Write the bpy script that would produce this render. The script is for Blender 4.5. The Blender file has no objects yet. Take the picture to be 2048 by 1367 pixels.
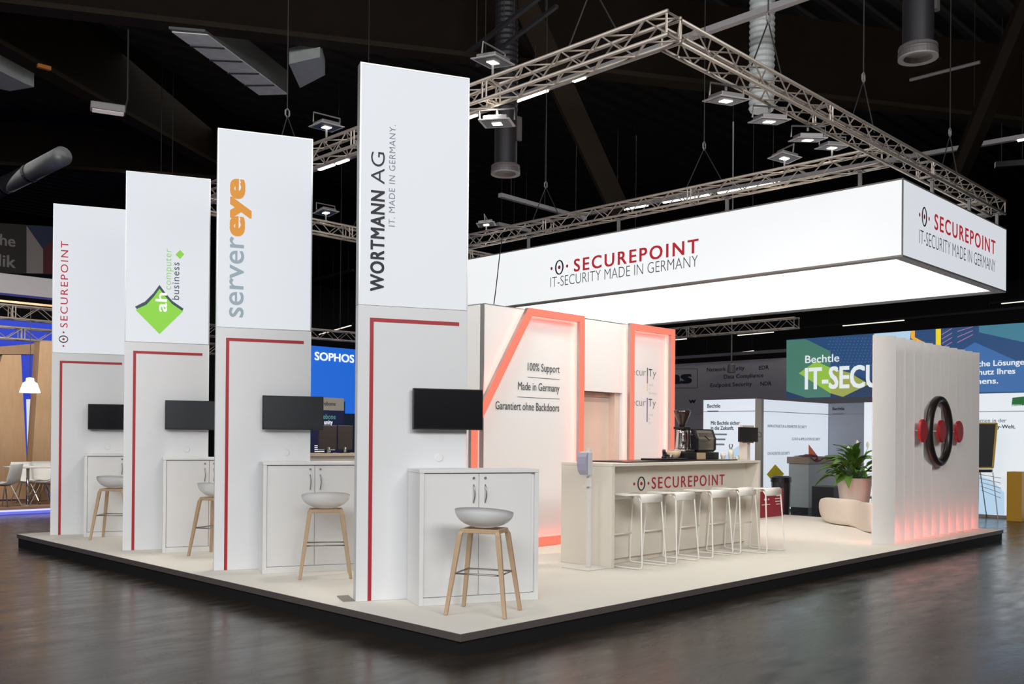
import bpy, bmesh, math, random
from mathutils import Vector, Matrix
R = math.radians
random.seed(7)
SC = bpy.context.scene
COL = SC.collection
V = Vector

# ------------------------------------------------------------------ camera
F_PX, CY = 1889.7, 866.4
YAW, PITCH, ROLL = 0.7785, 0.0039, 0.0082
CAM = V((-4.4343, -4.8595, 1.37))
_f = V((math.cos(YAW) * math.cos(PITCH), math.sin(YAW) * math.cos(PITCH), math.sin(PITCH)))
_r = V((math.sin(YAW), -math.cos(YAW), 0)); _u = _r.cross(_f)
RR = _r * math.cos(ROLL) + _u * math.sin(ROLL)
UU = -_r * math.sin(ROLL) + _u * math.cos(ROLL)
cd = bpy.data.cameras.new('camera'); cam = bpy.data.objects.new('camera', cd); COL.objects.link(cam)
m = Matrix(((RR.x, UU.x, -_f.x, CAM.x), (RR.y, UU.y, -_f.y, CAM.y), (RR.z, UU.z, -_f.z, CAM.z), (0, 0, 0, 1)))
cam.matrix_world = m
cd.sensor_width = 36; cd.lens = F_PX * 36 / 2048; cd.shift_y = (CY - 683.5) / 2048
cd.clip_start = 0.05; cd.clip_end = 300
SC.camera = cam

# ------------------------------------------------------------------ world, exposure, big hall lights
SC.view_settings.view_transform = 'Standard'; SC.view_settings.look = 'None'
SC.view_settings.exposure = 0.0; SC.view_settings.gamma = 1; SC.view_settings.use_curve_mapping = False
w = bpy.data.worlds.new('world'); SC.world = w; w.use_nodes = True
w.node_tree.nodes['Background'].inputs[0].default_value = (0.5, 0.45, 0.42, 1)
w.node_tree.nodes['Background'].inputs[1].default_value = 0.010
FLOOD_W = 132
HALL_W = 960
BOX_OUT, BOX_IN = 0.665, .98

def area(name, loc, size, sizey, power, target, color=(1, 1, 1)):
    l = bpy.data.lights.new(name, 'AREA'); l.shape = 'RECTANGLE'; l.size = size; l.size_y = sizey
    l.energy = power; l.color = color
    o = bpy.data.objects.new(name, l); COL.objects.link(o); o.location = loc
    o.rotation_euler = (V(target) - V(loc)).to_track_quat('-Z', 'Y').to_euler()
    return o
# hall lights hanging over the aisles in front of the stand
area('hall_and_fill_light', (-10.5, 2.5, 7.4), 8, 3, HALL_W * .62, (0.6, 6.5, 1.6), (1.0, 0.98, .95))  # fill added and aimed to brighten the two farthest towers
area('hall_and_fill_light', (-9.5, -6.5, 7.2), 8, 3.5, HALL_W * .78, (0.6, 3.0, 1.8), (0.95, 0.975, 1.0))
area('hall_and_fill_light', (-2.5, -12.5, 7.6), 7, 3, HALL_W * 1.15, (8.5, 0.5, 1.6), (1.0, 0.975, .945))
area('hall_and_fill_light', (22, 8, 9.5), 9, 9, 260, (20, 8, 0), (1, .97, .92))
area('booth_fill_light', (8.0, 10.4, 3.2), 1.2, .4, 45, (7.6, 11.7, .9), (1, .93, .82))  # unseen lamp added to brighten the cream side table
area('booth_fill_light', (1.5, 13.4, 4.3), 3, .5, 150, (2.2, 15.6, .6), (1, .93, .82))  # made-up strip that lifts the oak pillars and booth floor
area('hall_and_fill_light', (4, 22, 9.5), 9, 9, 200, (4, 20, 0), (1, .97, .92))

# ------------------------------------------------------------------ helpers
def ray(x, y): return _f + RR * ((x - 1024) / F_PX) + UU * ((CY - y) / F_PX)
def Pz(x, y, z): v = ray(x, y); return CAM + v * ((z - CAM.z) / v.z)
def Px(x, y, X): v = ray(x, y); return CAM + v * ((X - CAM.x) / v.x)
def Py(x, y, Y): v = ray(x, y); return CAM + v * ((Y - CAM.y) / v.y)
def Pd(x, y, D): return CAM + ray(x, y) * D

MATS = {}
def mat(name, color, rough=0.5, metal=0.0, emit=None, strength=1.0, var=0.04, scale=8.0, bump=0.0, alpha=1.0, transmission=0.0, stretch=None, coat=0.0):
    if name in MATS: return MATS[name]
    m = bpy.data.materials.new(name); m.use_nodes = True
    nt = m.node_tree; b = nt.nodes['Principled BSDF']
    b.inputs['Roughness'].default_value = rough; b.inputs['Metallic'].default_value = metal
    c = tuple(color) + (1,)
    tc = nt.nodes.new('ShaderNodeTexCoord'); mp = nt.nodes.new('ShaderNodeMapping')
    nt.links.new(tc.outputs['Object'], mp.inputs['Vector'])
    if stretch: mp.inputs['Scale'].default_value = stretch
    n = nt.nodes.new('ShaderNodeTexNoise'); n.inputs['Scale'].default_value = scale; n.inputs['Detail'].default_value = 4
    nt.links.new(mp.outputs['Vector'], n.inputs['Vector'])
    mx = nt.nodes.new('ShaderNodeMix'); mx.data_type = 'RGBA'
    mx.inputs[6].default_value = tuple(max(0, v * (1 - var)) for v in color) + (1,)
    mx.inputs[7].default_value = tuple(min(1, v * (1 + var)) for v in color) + (1,)
    nt.links.new(n.outputs['Fac'], mx.inputs['Factor']); nt.links.new(mx.outputs[2], b.inputs['Base Color'])
    if bump:
        bp = nt.nodes.new('ShaderNodeBump'); bp.inputs['Strength'].default_value = bump; bp.inputs['Distance'].default_value = 0.01
        nt.links.new(n.outputs['Fac'], bp.inputs['Height']); nt.links.new(bp.outputs['Normal'], b.inputs['Normal'])
    if emit:
        b.inputs['Emission Color'].default_value = tuple(emit) + (1,); b.inputs['Emission Strength'].default_value = strength
    if transmission: b.inputs['Transmission Weight'].default_value = transmission
    if coat: b.inputs['Coat Weight'].default_value = coat; b.inputs['Coat Roughness'].default_value = .1
    if alpha < 1: b.inputs['Alpha'].default_value = alpha
    MATS[name] = m; return m

def backlit(name, c, k=.62):
    return mat(name, tuple(v*.3 for v in c), .7, emit=c, strength=k, var=0)
def srgb(r, g, b):
    f = lambda c: (c / 255 / 12.92) if c <= 10 else ((c / 255 + .055) / 1.055) ** 2.4
    return (f(r), f(g), f(b))

def wmat(o):
    M = Matrix.Identity(4)
    while o is not None: M = o.matrix_basis @ M; o = o.parent
    return M

class MB:
    def __init__(s): s.v = []; s.f = []
    def add(s, vs, fs):
        b = len(s.v); s.v += [V(p) for p in vs]; s.f += [tuple(i + b for i in f) for f in fs]; return s
    def box(s, x0, y0, z0, x1, y1, z1):
        vs = [(x0,y0,z0),(x1,y0,z0),(x1,y1,z0),(x0,y1,z0),(x0,y0,z1),(x1,y0,z1),(x1,y1,z1),(x0,y1,z1)]
        return s.add(vs, [(0,3,2,1),(4,5,6,7),(0,1,5,4),(1,2,6,5),(2,3,7,6),(3,0,4,7)])
    def prism(s, pts, ext):           # pts: 3D polygon, extruded by vector ext
        n = len(pts); e = V(ext); a = [V(p) for p in pts]
        nr = V((0,0,0))
        for i in range(n): nr += (a[i]-a[0]).cross(a[(i+1) % n]-a[0])
        if nr.dot(e) > 0: a = a[::-1]
        vs = a + [p + e for p in a]
        fs = [tuple(range(n)), tuple(range(2*n-1, n-1, -1))]
        fs += [(i, i+n, (i+1) % n + n, (i+1) % n) for i in range(n)]
        return s.add(vs, fs)
    def xz(s, pts, y0, y1): return s.prism([(p[0], y0, p[1]) for p in pts], (0, y1-y0, 0))
    def tube(s, pts, r, n=8, closed=False, r2=None):
        pts = [V(p) for p in pts]; k = len(pts); rings = []
        prev = None
        for i, p in enumerate(pts):
            a = pts[(i-1) % k] if (i > 0 or closed) else p; c = pts[(i+1) % k] if (i < k-1 or closed) else p
            d = (c - a).normalized()
            if prev is None: t = d.orthogonal().normalized()
            else:
                t = prev - d * prev.dot(d)
                t = t.normalized() if t.length > 1e-6 else d.orthogonal().normalized()
            prev = t; bn = d.cross(t)
            rr = r if r2 is None else r + (r2 - r) * i / (k-1)
            rings.append([p + t*rr*math.cos(2*math.pi*j/n) + bn*rr*math.sin(2*math.pi*j/n) for j in range(n)])
        vs = [q for g in rings for q in g]; fs = []
        for i in range(k if closed else k-1):
            i2 = (i+1) % k
            for j in range(n): j2 = (j+1) % n; fs.append((i*n+j, i*n+j2, i2*n+j2, i2*n+j))
        if not closed: fs += [tuple(range(n))[::-1], tuple((k-1)*n+j for j in range(n))]
        return s.add(vs, fs)
    def bar(s, p, q, wd, dp, up=(0,0,1)):     # rectangular bar from p to q
        p, q = V(p), V(q); d = (q-p).normalized(); sd = d.cross(V(up)).normalized(); u = sd.cross(d)
        a = [p + sd*sx*wd/2 + u*sy*dp/2 for sx, sy in ((-1,-1),(1,-1),(1,1),(-1,1))]
        b = [x + (q-p) for x in a]
        return s.add(a+b, [(0,3,2,1),(4,5,6,7),(0,1,5,4),(1,2,6,5),(2,3,7,6),(3,0,4,7)])
    def lathe(s, prof, c=(0,0,0), n=24, caps=True):
        c = V(c); vs = []; fs = []
        for r, z in prof: vs += [c + V((r*math.cos(2*math.pi*j/n), r*math.sin(2*math.pi*j/n), z)) for j in range(n)]
        k = len(prof)
        for i in range(k-1):
            for j in range(n): j2 = (j+1) % n; fs.append((i*n+j, i*n+j2, (i+1)*n+j2, (i+1)*n+j))
        if caps: fs += [tuple(range(n))[::-1], tuple((k-1)*n+j for j in range(n))]
        return s.add(vs, fs)
    def build(s, name, m, parent=None, world=False, bevel=0, smooth=False, label=None):
        vs = s.v
        if world and parent is not None:
            M = wmat(parent).inverted(); vs = [M @ p for p in vs]
        me = bpy.data.meshes.new(name); me.from_pydata([tuple(p) for p in vs], [], s.f); me.materials.append(m)
        if smooth:
            for p in me.polygons: p.use_smooth = True
        me.update()
        o = bpy.data.objects.new(name, me); COL.objects.link(o); o.parent = parent
        if bevel:
            b = o.modifiers.new('bevel', 'BEVEL'); b.width = bevel; b.segments = 2; b.limit_method = 'ANGLE'
        if label: o['label'] = label
        return o

def tag(o, label=None, cat=None, group=None, kind=None):
    if label: o['label'] = label
    if cat: o['category'] = cat
    if group: o['group'] = group
    if kind: o['kind'] = kind
    return o
def thing(name, label, cat, loc=(0,0,0), rz=0, group=None):
    o = bpy.data.objects.new(name, None); COL.objects.link(o); o.location = loc; o.rotation_euler = (0,0,rz)
    o.empty_display_size = .1
    return tag(o, label, cat, group)
def copy_tree(o, parent=None):
    c = o.copy(); COL.objects.link(c); c.parent = parent
    for ch in list(o.children): copy_tree(ch, c)
    return c
def dup(root, loc, rz, label, group=None):
    c = copy_tree(root); c.location = loc; c.rotation_euler = (0,0,rz); c['label'] = label
    if group: c['group'] = group
    return c

_tc = {}
def _glyphs(s, bold, spacing, res):
    key = (s, bold, spacing, res)
    if key in _tc: return _tc[key]
    if bold > 0:          # heavier strokes: the outline repeated a little to each side
        vs, fs = _glyphs(s, 0.0, spacing, res); V2 = []; F2 = []
        for k, (dx, dy) in enumerate(((0, 0), (1, .6), (-1, .6), (1, -.6), (-1, -.6), (1, 0), (-1, 0))):
            b = len(V2); V2 += [V((v.x + dx*bold, v.y + dy*bold, k*.0004)) for v in vs]; F2 += [tuple(i+b for i in f) for f in fs]
        _tc[key] = (V2, F2); return _tc[key]
    cu = bpy.data.curves.new('t', 'FONT'); cu.body = s; cu.size = 1; cu.offset = bold; cu.space_character = spacing
    cu.resolution_u = res; cu.fill_mode = 'BOTH'
    o = bpy.data.objects.new('t', cu); COL.objects.link(o)
    me = bpy.data.meshes.new_from_object(o.evaluated_get(bpy.context.evaluated_depsgraph_get()))
    vs = [v.co.copy() for v in me.vertices]; fs = [tuple(p.vertices) for p in me.polygons]
    bpy.data.objects.remove(o); bpy.data.meshes.remove(me)
    _tc[key] = (vs, fs); return _tc[key]
def text(name, s, m, parent, o, xd, ud, cap, width=None, bold=0.0, spacing=1.0, world=False, off=.002, ref=None, res=4, capref='H', label=None):
    """lettering lying on a plane: o = lower left of baseline, xd reading direction, ud up, cap = cap height"""
    bpy.context.view_layer.update()
    vs, fs = _glyphs(s, bold, spacing, res)
    hv, _ = _glyphs(capref, bold, 1.0, res); hc = max(v.y for v in hv) - min(0, min(v.y for v in hv)) * 0
    x0 = min(v.x for v in vs); x1 = max(v.x for v in vs)
    if ref: rv, _ = _glyphs(ref, bold, spacing, res); wref = max(v.x for v in rv) - min(v.x for v in rv)
    else: wref = x1 - x0
    sy = cap / hc; sx = (width / wref) if width else sy
    o, xd, ud = V(o), V(xd), V(ud); n = xd.cross(ud)
    mb = MB(); mb.v = [o + xd*((v.x-x0)*sx) + ud*(v.y*sy) + n*(off+v.z) for v in vs]; mb.f = list(fs)
    return mb.build(name, m, parent, world, label=label)

def logo(parent, o, xd, ud, h, wx, world=False, off=.003):
    """the eye shaped emblem: dark upright ring with a red dot in it and one on each side"""
    o, xd, ud = V(o), V(xd), V(ud); n = xd.cross(ud); N = 28
    def P(x, y): return o + xd*x + ud*y + n*off
    a = h/2; rx = wx*.245; t = h*.155
    mb = MB(); vs = []
    for k in range(N):
        c, s_ = math.cos(2*math.pi*k/N), math.sin(2*math.pi*k/N)
        vs += [P(rx*c, a*s_), P((rx-t*.9)*c, (a-t*.55)*s_)]
    mb.add(vs, [(2*k, 2*((k+1) % N), 2*((k+1) % N)+1, 2*k+1) for k in range(N)])
    mb.build('emblem_ring', M_ink, parent, world)
    for cx in (-wx*.44, 0, wx*.44):
        mb = MB(); r = wx*(.075 if cx == 0 else .06); ry = h*.13 if cx == 0 else h*.11
        mb.add([P(cx + r*math.cos(2*math.pi*k/12), ry*math.sin(2*math.pi*k/12)) for k in range(12)], [tuple(range(12))])
        mb.build('emblem_dot', M_redprint, parent, world)

# ------------------------------------------------------------------ materials
M_floor = None
M_white = mat('white_laminate', (.76, .76, .76), .45, var=.01)
M_panel = mat('matt_white_panel', (.74, .75, .77), .6, var=.015)
M_cream = mat('bar_laminate', (.74, .69, .61), .5, var=.015)
M_alu = mat('aluminium_profile', (.42, .42, .42), .35, .7)
M_dkalu = mat('grey_frame', (.25, .24, .23), .5, .3)
M_box = mat('lightbox_fabric', (.2, .2, .2), .8, emit=(.885, .93, 1.0), strength=BOX_OUT, var=0)
M_sign = mat('lit_sign_fabric', (.2, .2, .2), .8, emit=(.955, .98, 1.0), strength=BOX_OUT * 1.26, var=0)
M_signin = mat('inner_sign_fabric', (.7, .7, .7), .8, emit=(.97, 1.0, 1.0), strength=BOX_IN, var=0)
M_wallit = mat('lit_wall_fabric', (.74, .75, .76), .8, emit=(1, .995, .98), strength=.03, var=0)
M_red = mat('red_stripe', srgb(168, 30, 40), .5)
M_redprint = mat('red_print', srgb(176, 36, 50), .6)
M_redlit = backlit('red_lit_print', srgb(186, 38, 50), .7)
M_ink = mat('dark_print', srgb(44, 48, 58), .6)
M_inkg = mat('grey_print', srgb(98, 104, 114), .6)
M_black = mat('black_plastic', (.012, .012, .013), .35)
M_screen = mat('screen_glass', (.006, .006, .008), .22, var=0, coat=.3)
M_screen2 = mat('matt_screen', (.02, .024, .03), .38, var=0)
M_carpet = mat('cream_carpet', (.76, .73, .665), .92, var=.03, scale=60, bump=.05)
M_skirt = mat('black_skirt', (.008, .008, .009), .6)
M_edge = mat('edge_profile', (.20, .17, .165), .35, .5)
M_wood = mat('oak_leg', srgb(186, 158, 128), .55, var=.12, scale=14, stretch=(6, 6, .6))
M_shell = mat('stool_shell', (.80, .81, .83), .4, var=.01)
M_chrome = mat('chrome', (.7, .7, .7), .18, 1.0)
M_steel = mat('brushed_steel', (.38, .36, .33), .35, .9)
M_truss = mat('truss_aluminium', (.46, .405, .355), .45, .5, var=.12)
M_coral = mat('coral_light', (.1, .05, .04), .6, emit=(.95, .20, .125), strength=.92, var=0)
M_glow = mat('red_led', (.8, .2, .2), .6, emit=(1.0, .13, .09), strength=20, var=0)
M_glow2 = mat('red_led_strip', (.8, .2, .2), .6, emit=(1.0, .10, .09), strength=95, var=0)
M_fin = mat('fin_board', (.84, .81, .79), .65, var=.015)
M_disc = mat('red_disc', srgb(178, 26, 34), .4)
M_ringb = mat('black_ring', (.018, .014, .013), .35)
M_beam = mat('dark_timber', (.013, .0088, .006), .7, var=.25, scale=3)
M_flange = mat('beam_flange', (.026, .019, .013), .6, var=.2, scale=3)
M_ceil = mat('dark_roof', (.05, .046, .044), .8)
M_wallh = mat('dark_hall_wall', (.07, .062, .06), .85)
M_galv = mat('galvanised_duct', (.22, .23, .24), .45, .6, var=.25, scale=4)
M_dduct = mat('dark_duct', (.035, .033, .038), .5, .4)
M_nozz = mat('duct_nozzle', (.15, .135, .14), .5, .2)
M_rail = mat('light_rail', (.42, .40, .42), .5)
M_lamp = mat('lamp_tube', (1, 1, 1), .5, emit=(1, .93, .82), strength=4, var=0)
M_lampfar = mat('far_lamp_tube', (1, 1, 1), .5, emit=(1, .95, .82), strength=1.1, var=0)
M_led = mat('flood_lens', (1, 1, 1), .5, emit=(1, .95, .86), strength=9, var=0)
M_floodb = mat('flood_housing', (.28, .27, .27), .5, .4)
M_cable = mat('black_cable', (.02, .02, .02), .6)
M_green = mat('plant_leaf', (.10, .23, .03), .42, var=.45, scale=6)
M_stem = mat('plant_stem', (.12, .24, .06), .5)
M_pot = mat('pot_glaze', (.72, .64, .57), .5)
M_soil = mat('soil', (.02, .015, .01), .9)

for m_ in (M_beam, M_flange, M_ceil, M_wallh): m_.node_tree.nodes['Principled BSDF'].inputs['Specular IOR Level'].default_value = .08
def floor_mat():
    m = bpy.data.materials.new('polished_hall_floor'); m.use_nodes = True
    nt = m.node_tree; b = nt.nodes['Principled BSDF']; b.inputs['Specular IOR Level'].default_value = .40
    tc = nt.nodes.new('ShaderNodeTexCoord')
    def noise(scale, sc, rot=0.0, det=5):
        mp = nt.nodes.new('ShaderNodeMapping'); mp.inputs['Scale'].default_value = sc; mp.inputs['Rotation'].default_value = (0, 0, rot)
        nt.links.new(tc.outputs['Object'], mp.inputs['Vector'])
        n = nt.nodes.new('ShaderNodeTexNoise'); n.inputs['Scale'].default_value = scale; n.inputs['Detail'].default_value = det
        nt.links.new(mp.outputs['Vector'], n.inputs['Vector']); return n
    n1 = noise(.9, (1, 1, 1)); n2 = noise(2.2, (1, 3.2, 1), R(35)); n3 = noise(22, (1, 1, 1))
    r = nt.nodes.new('ShaderNodeValToRGB'); r.color_ramp.elements[0].position = .3; r.color_ramp.elements[1].position = .72
    r.color_ramp.elements[0].color = (.016, .0125, .0095, 1); r.color_ramp.elements[1].color = (.036, .029, .023, 1)
    ad = nt.nodes.new('ShaderNodeMath'); ad.operation = 'ADD'; ml = nt.nodes.new('ShaderNodeMath'); ml.operation = 'MULTIPLY'
    nt.links.new(n1.outputs['Fac'], ad.inputs[0]); nt.links.new(n2.outputs['Fac'], ad.inputs[1])
    nt.links.new(ad.outputs[0], ml.inputs[0]); ml.inputs[1].default_value = .5
    nt.links.new(ml.outputs[0], r.inputs['Fac']); nt.links.new(r.outputs['Color'], b.inputs['Base Color'])
    rr = nt.nodes.new('ShaderNodeMapRange'); rr.inputs['To Min'].default_value = .17; rr.inputs['To Max'].default_value = .30
    rr.inputs['From Min'].default_value = .3; rr.inputs['From Max'].default_value = .7
    nt.links.new(n2.outputs['Fac'], rr.inputs['Value']); nt.links.new(rr.outputs[0], b.inputs['Roughness'])
    bp = nt.nodes.new('ShaderNodeBump'); bp.inputs['Strength'].default_value = .035; bp.inputs['Distance'].default_value = .02
    a2 = nt.nodes.new('ShaderNodeMath'); a2.operation = 'ADD'
    nt.links.new(n2.outputs['Fac'], a2.inputs[0]); nt.links.new(n3.outputs['Fac'], a2.inputs[1])
    nt.links.new(a2.outputs[0], bp.inputs['Height']); nt.links.new(bp.outputs['Normal'], b.inputs['Normal'])
    return m
M_floor = floor_mat()

# ------------------------------------------------------------------ hall shell
FZ = -.162
tag(MB().box(-16, -16, FZ-.2, 60, 50, FZ).build('floor', M_floor), kind='structure')
cl = tag(MB().box(-16, -16, 11.6, 60, 50, 11.8).build('ceiling', M_ceil), kind='structure')
rib = MB().box(-16, -.07, 0, 60, .07, .16)
r0 = rib.build('roof_rib', M_ceil, cl); r0.location = (0, -12, 11.44)
for k in range(1, 90):
    c = r0.copy(); COL.objects.link(c); c.parent = cl; c.location = (0, -12 + k*.6, 11.44)
tag(MB().box(60, -16, FZ, 60.3, 50, 11.8).build('wall_right', M_wallh), kind='structure')
tag(MB().box(-16, 50, FZ, 60, 50.3, 11.8).build('wall_left', M_wallh), kind='structure')
tag(MB().box(-16, -16.3, FZ, 60, -16, 11.8).build('wall_near', M_wallh), kind='structure')
tag(MB().box(-16.3, -16, FZ, -16, 50, 11.8).build('wall_back', M_wallh), kind='structure')

def beam(name, p, q, label, wd=.42, dp=1.7):
    p, q = V(p), V(q)
    t = thing(name, label, 'beam', p)
    u = V((0, 0, dp/2 + .09))
    MB().bar(p+u, q+u, wd*.55, dp).build('web', M_beam, t, True)
    MB().bar(p + V((0,0,.05)), q + V((0,0,.05)), wd, .10).build('flange', M_flange, t, True)
    return t
d = (V((19.8, 2.72, 9)) - V((1.11, 13.59, 9))).normalized()
beam('roof_beam', V((1.11, 13.59, 9)) - d*7, V((19.8, 2.72, 9)) + d*14, 'long dark brown roof beam crossing the whole hall behind the corner truss')
d = (V((8.77, 20.17, 9)) - V((1.73, 15.61, 9))).normalized()
beam('roof_beam', V((1.73, 15.61, 9)) - d*8, V((8.77, 20.17, 9)) + d*16, 'dark brown roof beam running down behind the green logo tower')
beam('roof_beam', Pz(0, 332, 9.2), Pz(620, 372, 9.2), 'lower far roof beam above the green logo tower', .35, 1.2)
def strut(p, q, label, wd=.46):
    t = thing('roof_strut', label, 'strut', p)
    MB().bar(p, q, wd, .18, up=_f).build('timber', M_flange, t, True)
    MB().bar(V(p)+_f*.2, V(q)+_f*.2, wd*.45, .3, up=_f).build('web', M_beam, t, True)
strut(Pd(1015, -60, 17), Pd(1238, 420, 22), 'sloping roof strut behind the truss right of the tallest tower')
strut(Pd(2075, -20, 15), Pd(1890, 420, 22), 'sloping dark roof strut at the far right above the sign')

# ------------------------------------------------------------------ stand platform
LX, LY = 11.34, 8.94
pf = thing('stand_platform', 'raised cream carpeted stand platform with black skirting', 'platform')
MB().box(0, 0, -.012, LX, LY, 0).build('carpet', M_carpet, pf)
MB().box(.03, .03, FZ, LX-.03, LY-.03, -.014).build('deck', M_skirt, pf)
e = MB().box(-.006, -.006, -.055, LX+.006, .02, -.0005).build('edge_strip', M_edge, pf, bevel=.002)
MB().box(-.006, .022, -.055, .02, LY+.006, -.0005).build('edge_strip', M_edge, pf, bevel=.002)
MB().box(LX-.02, .022, -.055, LX+.006, LY+.006, -.0005).build('edge_strip', M_edge, pf, bevel=.002)
MB().box(.022, LY-.02, -.055, LX-.022, LY+.006, -.0005).build('edge_strip', M_edge, pf, bevel=.002)
ys = [0.02, 2.05, 4.35, 6.65, LY]
for a, b in zip(ys, ys[1:]): MB().box(.012, a+.003, FZ, .028, b-.003, -.056).build('skirt_panel', M_skirt, pf)
xs = [0.02, 2.55, 5.0, 7.9, LX]
for a, b in zip(xs, xs[1:]): MB().box(a+.003, .012, FZ, b-.003, .028, -.056).build('skirt_panel', M_skirt, pf)

# ------------------------------------------------------------------ the four towers
TYAW = -.4257
TW = [(.228, 1.536), (.244, 3.958), (.264, 6.185), (.262, 8.484)]
ZS, ZT, TWD, TD = 2.457, 4.466, .952, .105
def tloc(i, x, y, off=0.0):
    """pixel on the front plane of tower i (off = distance in front) -> local (u, z)"""
    n = V((math.sin(TYAW), -math.cos(TYAW), 0)); u = V((math.cos(TYAW), math.sin(TYAW), 0))
    P = V((*TW[i], 0)) + n*off; v = ray(x, y); t = (P-CAM).dot(n) / v.dot(n); Q = CAM + v*t
    return (Q - P).dot(u), Q.z
tl = ['tallest looking white tower with black lettering at the platform corner', 'white tower with grey and orange lettering',
      'white tower with green diamond logo', 'farthest white tower at the left with small red lettering']
towers = []
for i, (x, y) in enumerate(TW):
    t = thing('light_tower', tl[i], 'tower', (x, y, .001), TYAW, 'towers along the left edge of the platform')
    MB().box(0, 0, 0, TWD, TD, ZS-.002).build('lower_panel', M_panel, t, bevel=.003)
    fr = MB()
    fr.box(0, .0, ZS, .012, TD, ZT).box(TWD-.012, 0, ZS, TWD, TD, ZT).box(.012, 0, ZT-.012, TWD-.012, TD, ZT).box(.012, 0, ZS, TWD-.012, TD, ZS+.006)
    fr.build('light_box_frame', M_alu, t)
    MB().box(.012, .004, ZS+.006, TWD-.012, TD-.004, ZT-.012).build('lit_fabric', M_box, t)
    s = MB(); s.box(.098, -.003, 0.003, .129, -.0002, 2.352).box(.129, -.003, 2.321, .874, -.0002, 2.352)
    s.build('red_stripe', M_red, t)
    cvr = MB().lathe([(.034, 0), (.036, .003), (.030, .007)], n=20)
    cvr.v = [V((p.x + .705, -p.z, p.y + 1.19)) for p in cvr.v]; cvr.f = [f[::-1] for f in cvr.f]
    cvr.build('socket_cover', M_white, t)
    towers.append(t)
UP = (0, 0, 1); LEFT = (-1, 0, 0)
# tower 1
t = towers[0]
MB().box(-.10, .03, .0, -.003, .30, .008).build('foot_plate', M_steel, t)
text('lettering', 'WORTMANN', mat('black_print', srgb(34, 36, 44), .6), t, (.211, 0, 2.573), UP, LEFT, .114, .84, bold=.032, spacing=1.12)
text('lettering', 'AG', MATS['black_print'], t, (.211, 0, 3.47), UP, LEFT, .114, .265, bold=-.004)
text('lettering', 'IT. MADE IN GERMANY.', M_inkg, t, (.302, 0, 3.125), UP, LEFT, .052, .85, bold=-.01, spacing=1.1)
# tower 2
t = towers[1]
text('lettering', 'server', backlit('silver_print', srgb(160, 176, 188)), t, (.262, 0, 2.563), UP, LEFT, .205, .815, bold=.008)
text('lettering', 'eye', backlit('orange_print', srgb(216, 145, 58), .8), t, (.262, 0, 3.385), UP, LEFT, .205, .585, bold=.045)
# tower 3 : green diamond
t = towers[2]
M_lime = backlit('green_print', srgb(140, 208, 72), .8); M_slate = mat('slate_print', srgb(62, 82, 98), .6)
def L3(x, y): return tloc(2, x, y)
gl = [L3(271.5, 620), L3(319, 668), L3(366.5, 622), L3(344, 605), L3(329, 589), L3(319, 575), L3(308, 590), L3(292, 608)]
MB().xz(gl, -.003, -.001).build('green_diamond', M_lime, t)
sl = [L3(270, 613), L3(290, 603), L3(307, 586), L3(319, 569.5), L3(331, 586), L3(345, 602), L3(367, 617), L3(364.5, 621.5), L3(344, 607.5), L3(330, 592), L3(319, 577), L3(308.5, 592), L3(293, 609), L3(273.5, 618)]
MB().xz(sl, -.004, -.0032).build('slate_roof_line', M_slate, t)
a = L3(334, 624); b = L3(334, 586)
text('lettering', 'ah', backlit('white_print', (.85, .87, .9), .85), t, (L3(333.5, 600)[0], -.004, a[1]), UP, LEFT, L3(333.5, 600)[0] - L3(311, 600)[0], b[1]-a[1], bold=.015)
a = L3(345, 579.5); b = L3(345, 498)
text('lettering', 'computer', backlit('pale_green_print', srgb(150, 205, 120), .75), t, (L3(342.5, 540)[0], 0, a[1]), UP, LEFT, .078, b[1]-a[1], bold=-.005, spacing=1.1)
a = L3(358, 599.5); b = L3(358, 525)
text('lettering', 'business', M_slate, t, (L3(358.5, 560)[0], 0, a[1]), UP, LEFT, .082, b[1]-a[1], bold=-.002, spacing=1.1)
MB().xz([L3(351, 509), L3(360, 499.5), L3(368.5, 508.5), L3(360, 518)], -.003, -.001).build('green_diamond', M_lime, t)
# tower 4
t = towers[3]
def L4(x, y): return tloc(3, x, y)
a = L4(136, 655); b = L4(136, 483)
text('lettering', 'SECUREPOINT', M_redlit, t, (L4(136, 560)[0], 0, a[1]), UP, LEFT, L4(136, 560)[0]-L4(121.5, 560)[0], b[1]-a[1], spacing=1.25, bold=.002)
c = L4(127, 678)
logo(t, (c[0], 0, c[1]), UP, LEFT, .115, .21)

# screens on the towers
def make_tv(i, label, m):
    t = thing('wall_screen', label, 'screen', (*TW[i], 0), TYAW, 'screens on the towers')
    u0, u1, z0, z1 = .455, 1.072, 1.428, 1.775
    MB().box(u0, -.080, z0, u1, -.035, z1).build('housing', M_black, t, bevel=.004)
    MB().box(u0+.009, -.083, z0+.012, u1-.009, -.0801, z1-.009).build('screen', m, t)
    MB().box(.62, -.035, 1.5, .86, -.001, 1.7).build('bracket', M_black, t)
make_tv(0, 'black flat screen on the tower with black lettering', M_screen)
make_tv(1, 'dark grey flat screen on the tower with grey and orange lettering', M_screen2)
make_tv(2, 'dark grey flat screen on the tower with green diamond logo', M_screen2)
make_tv(3, 'black flat screen on the farthest left tower', M_screen)

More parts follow.
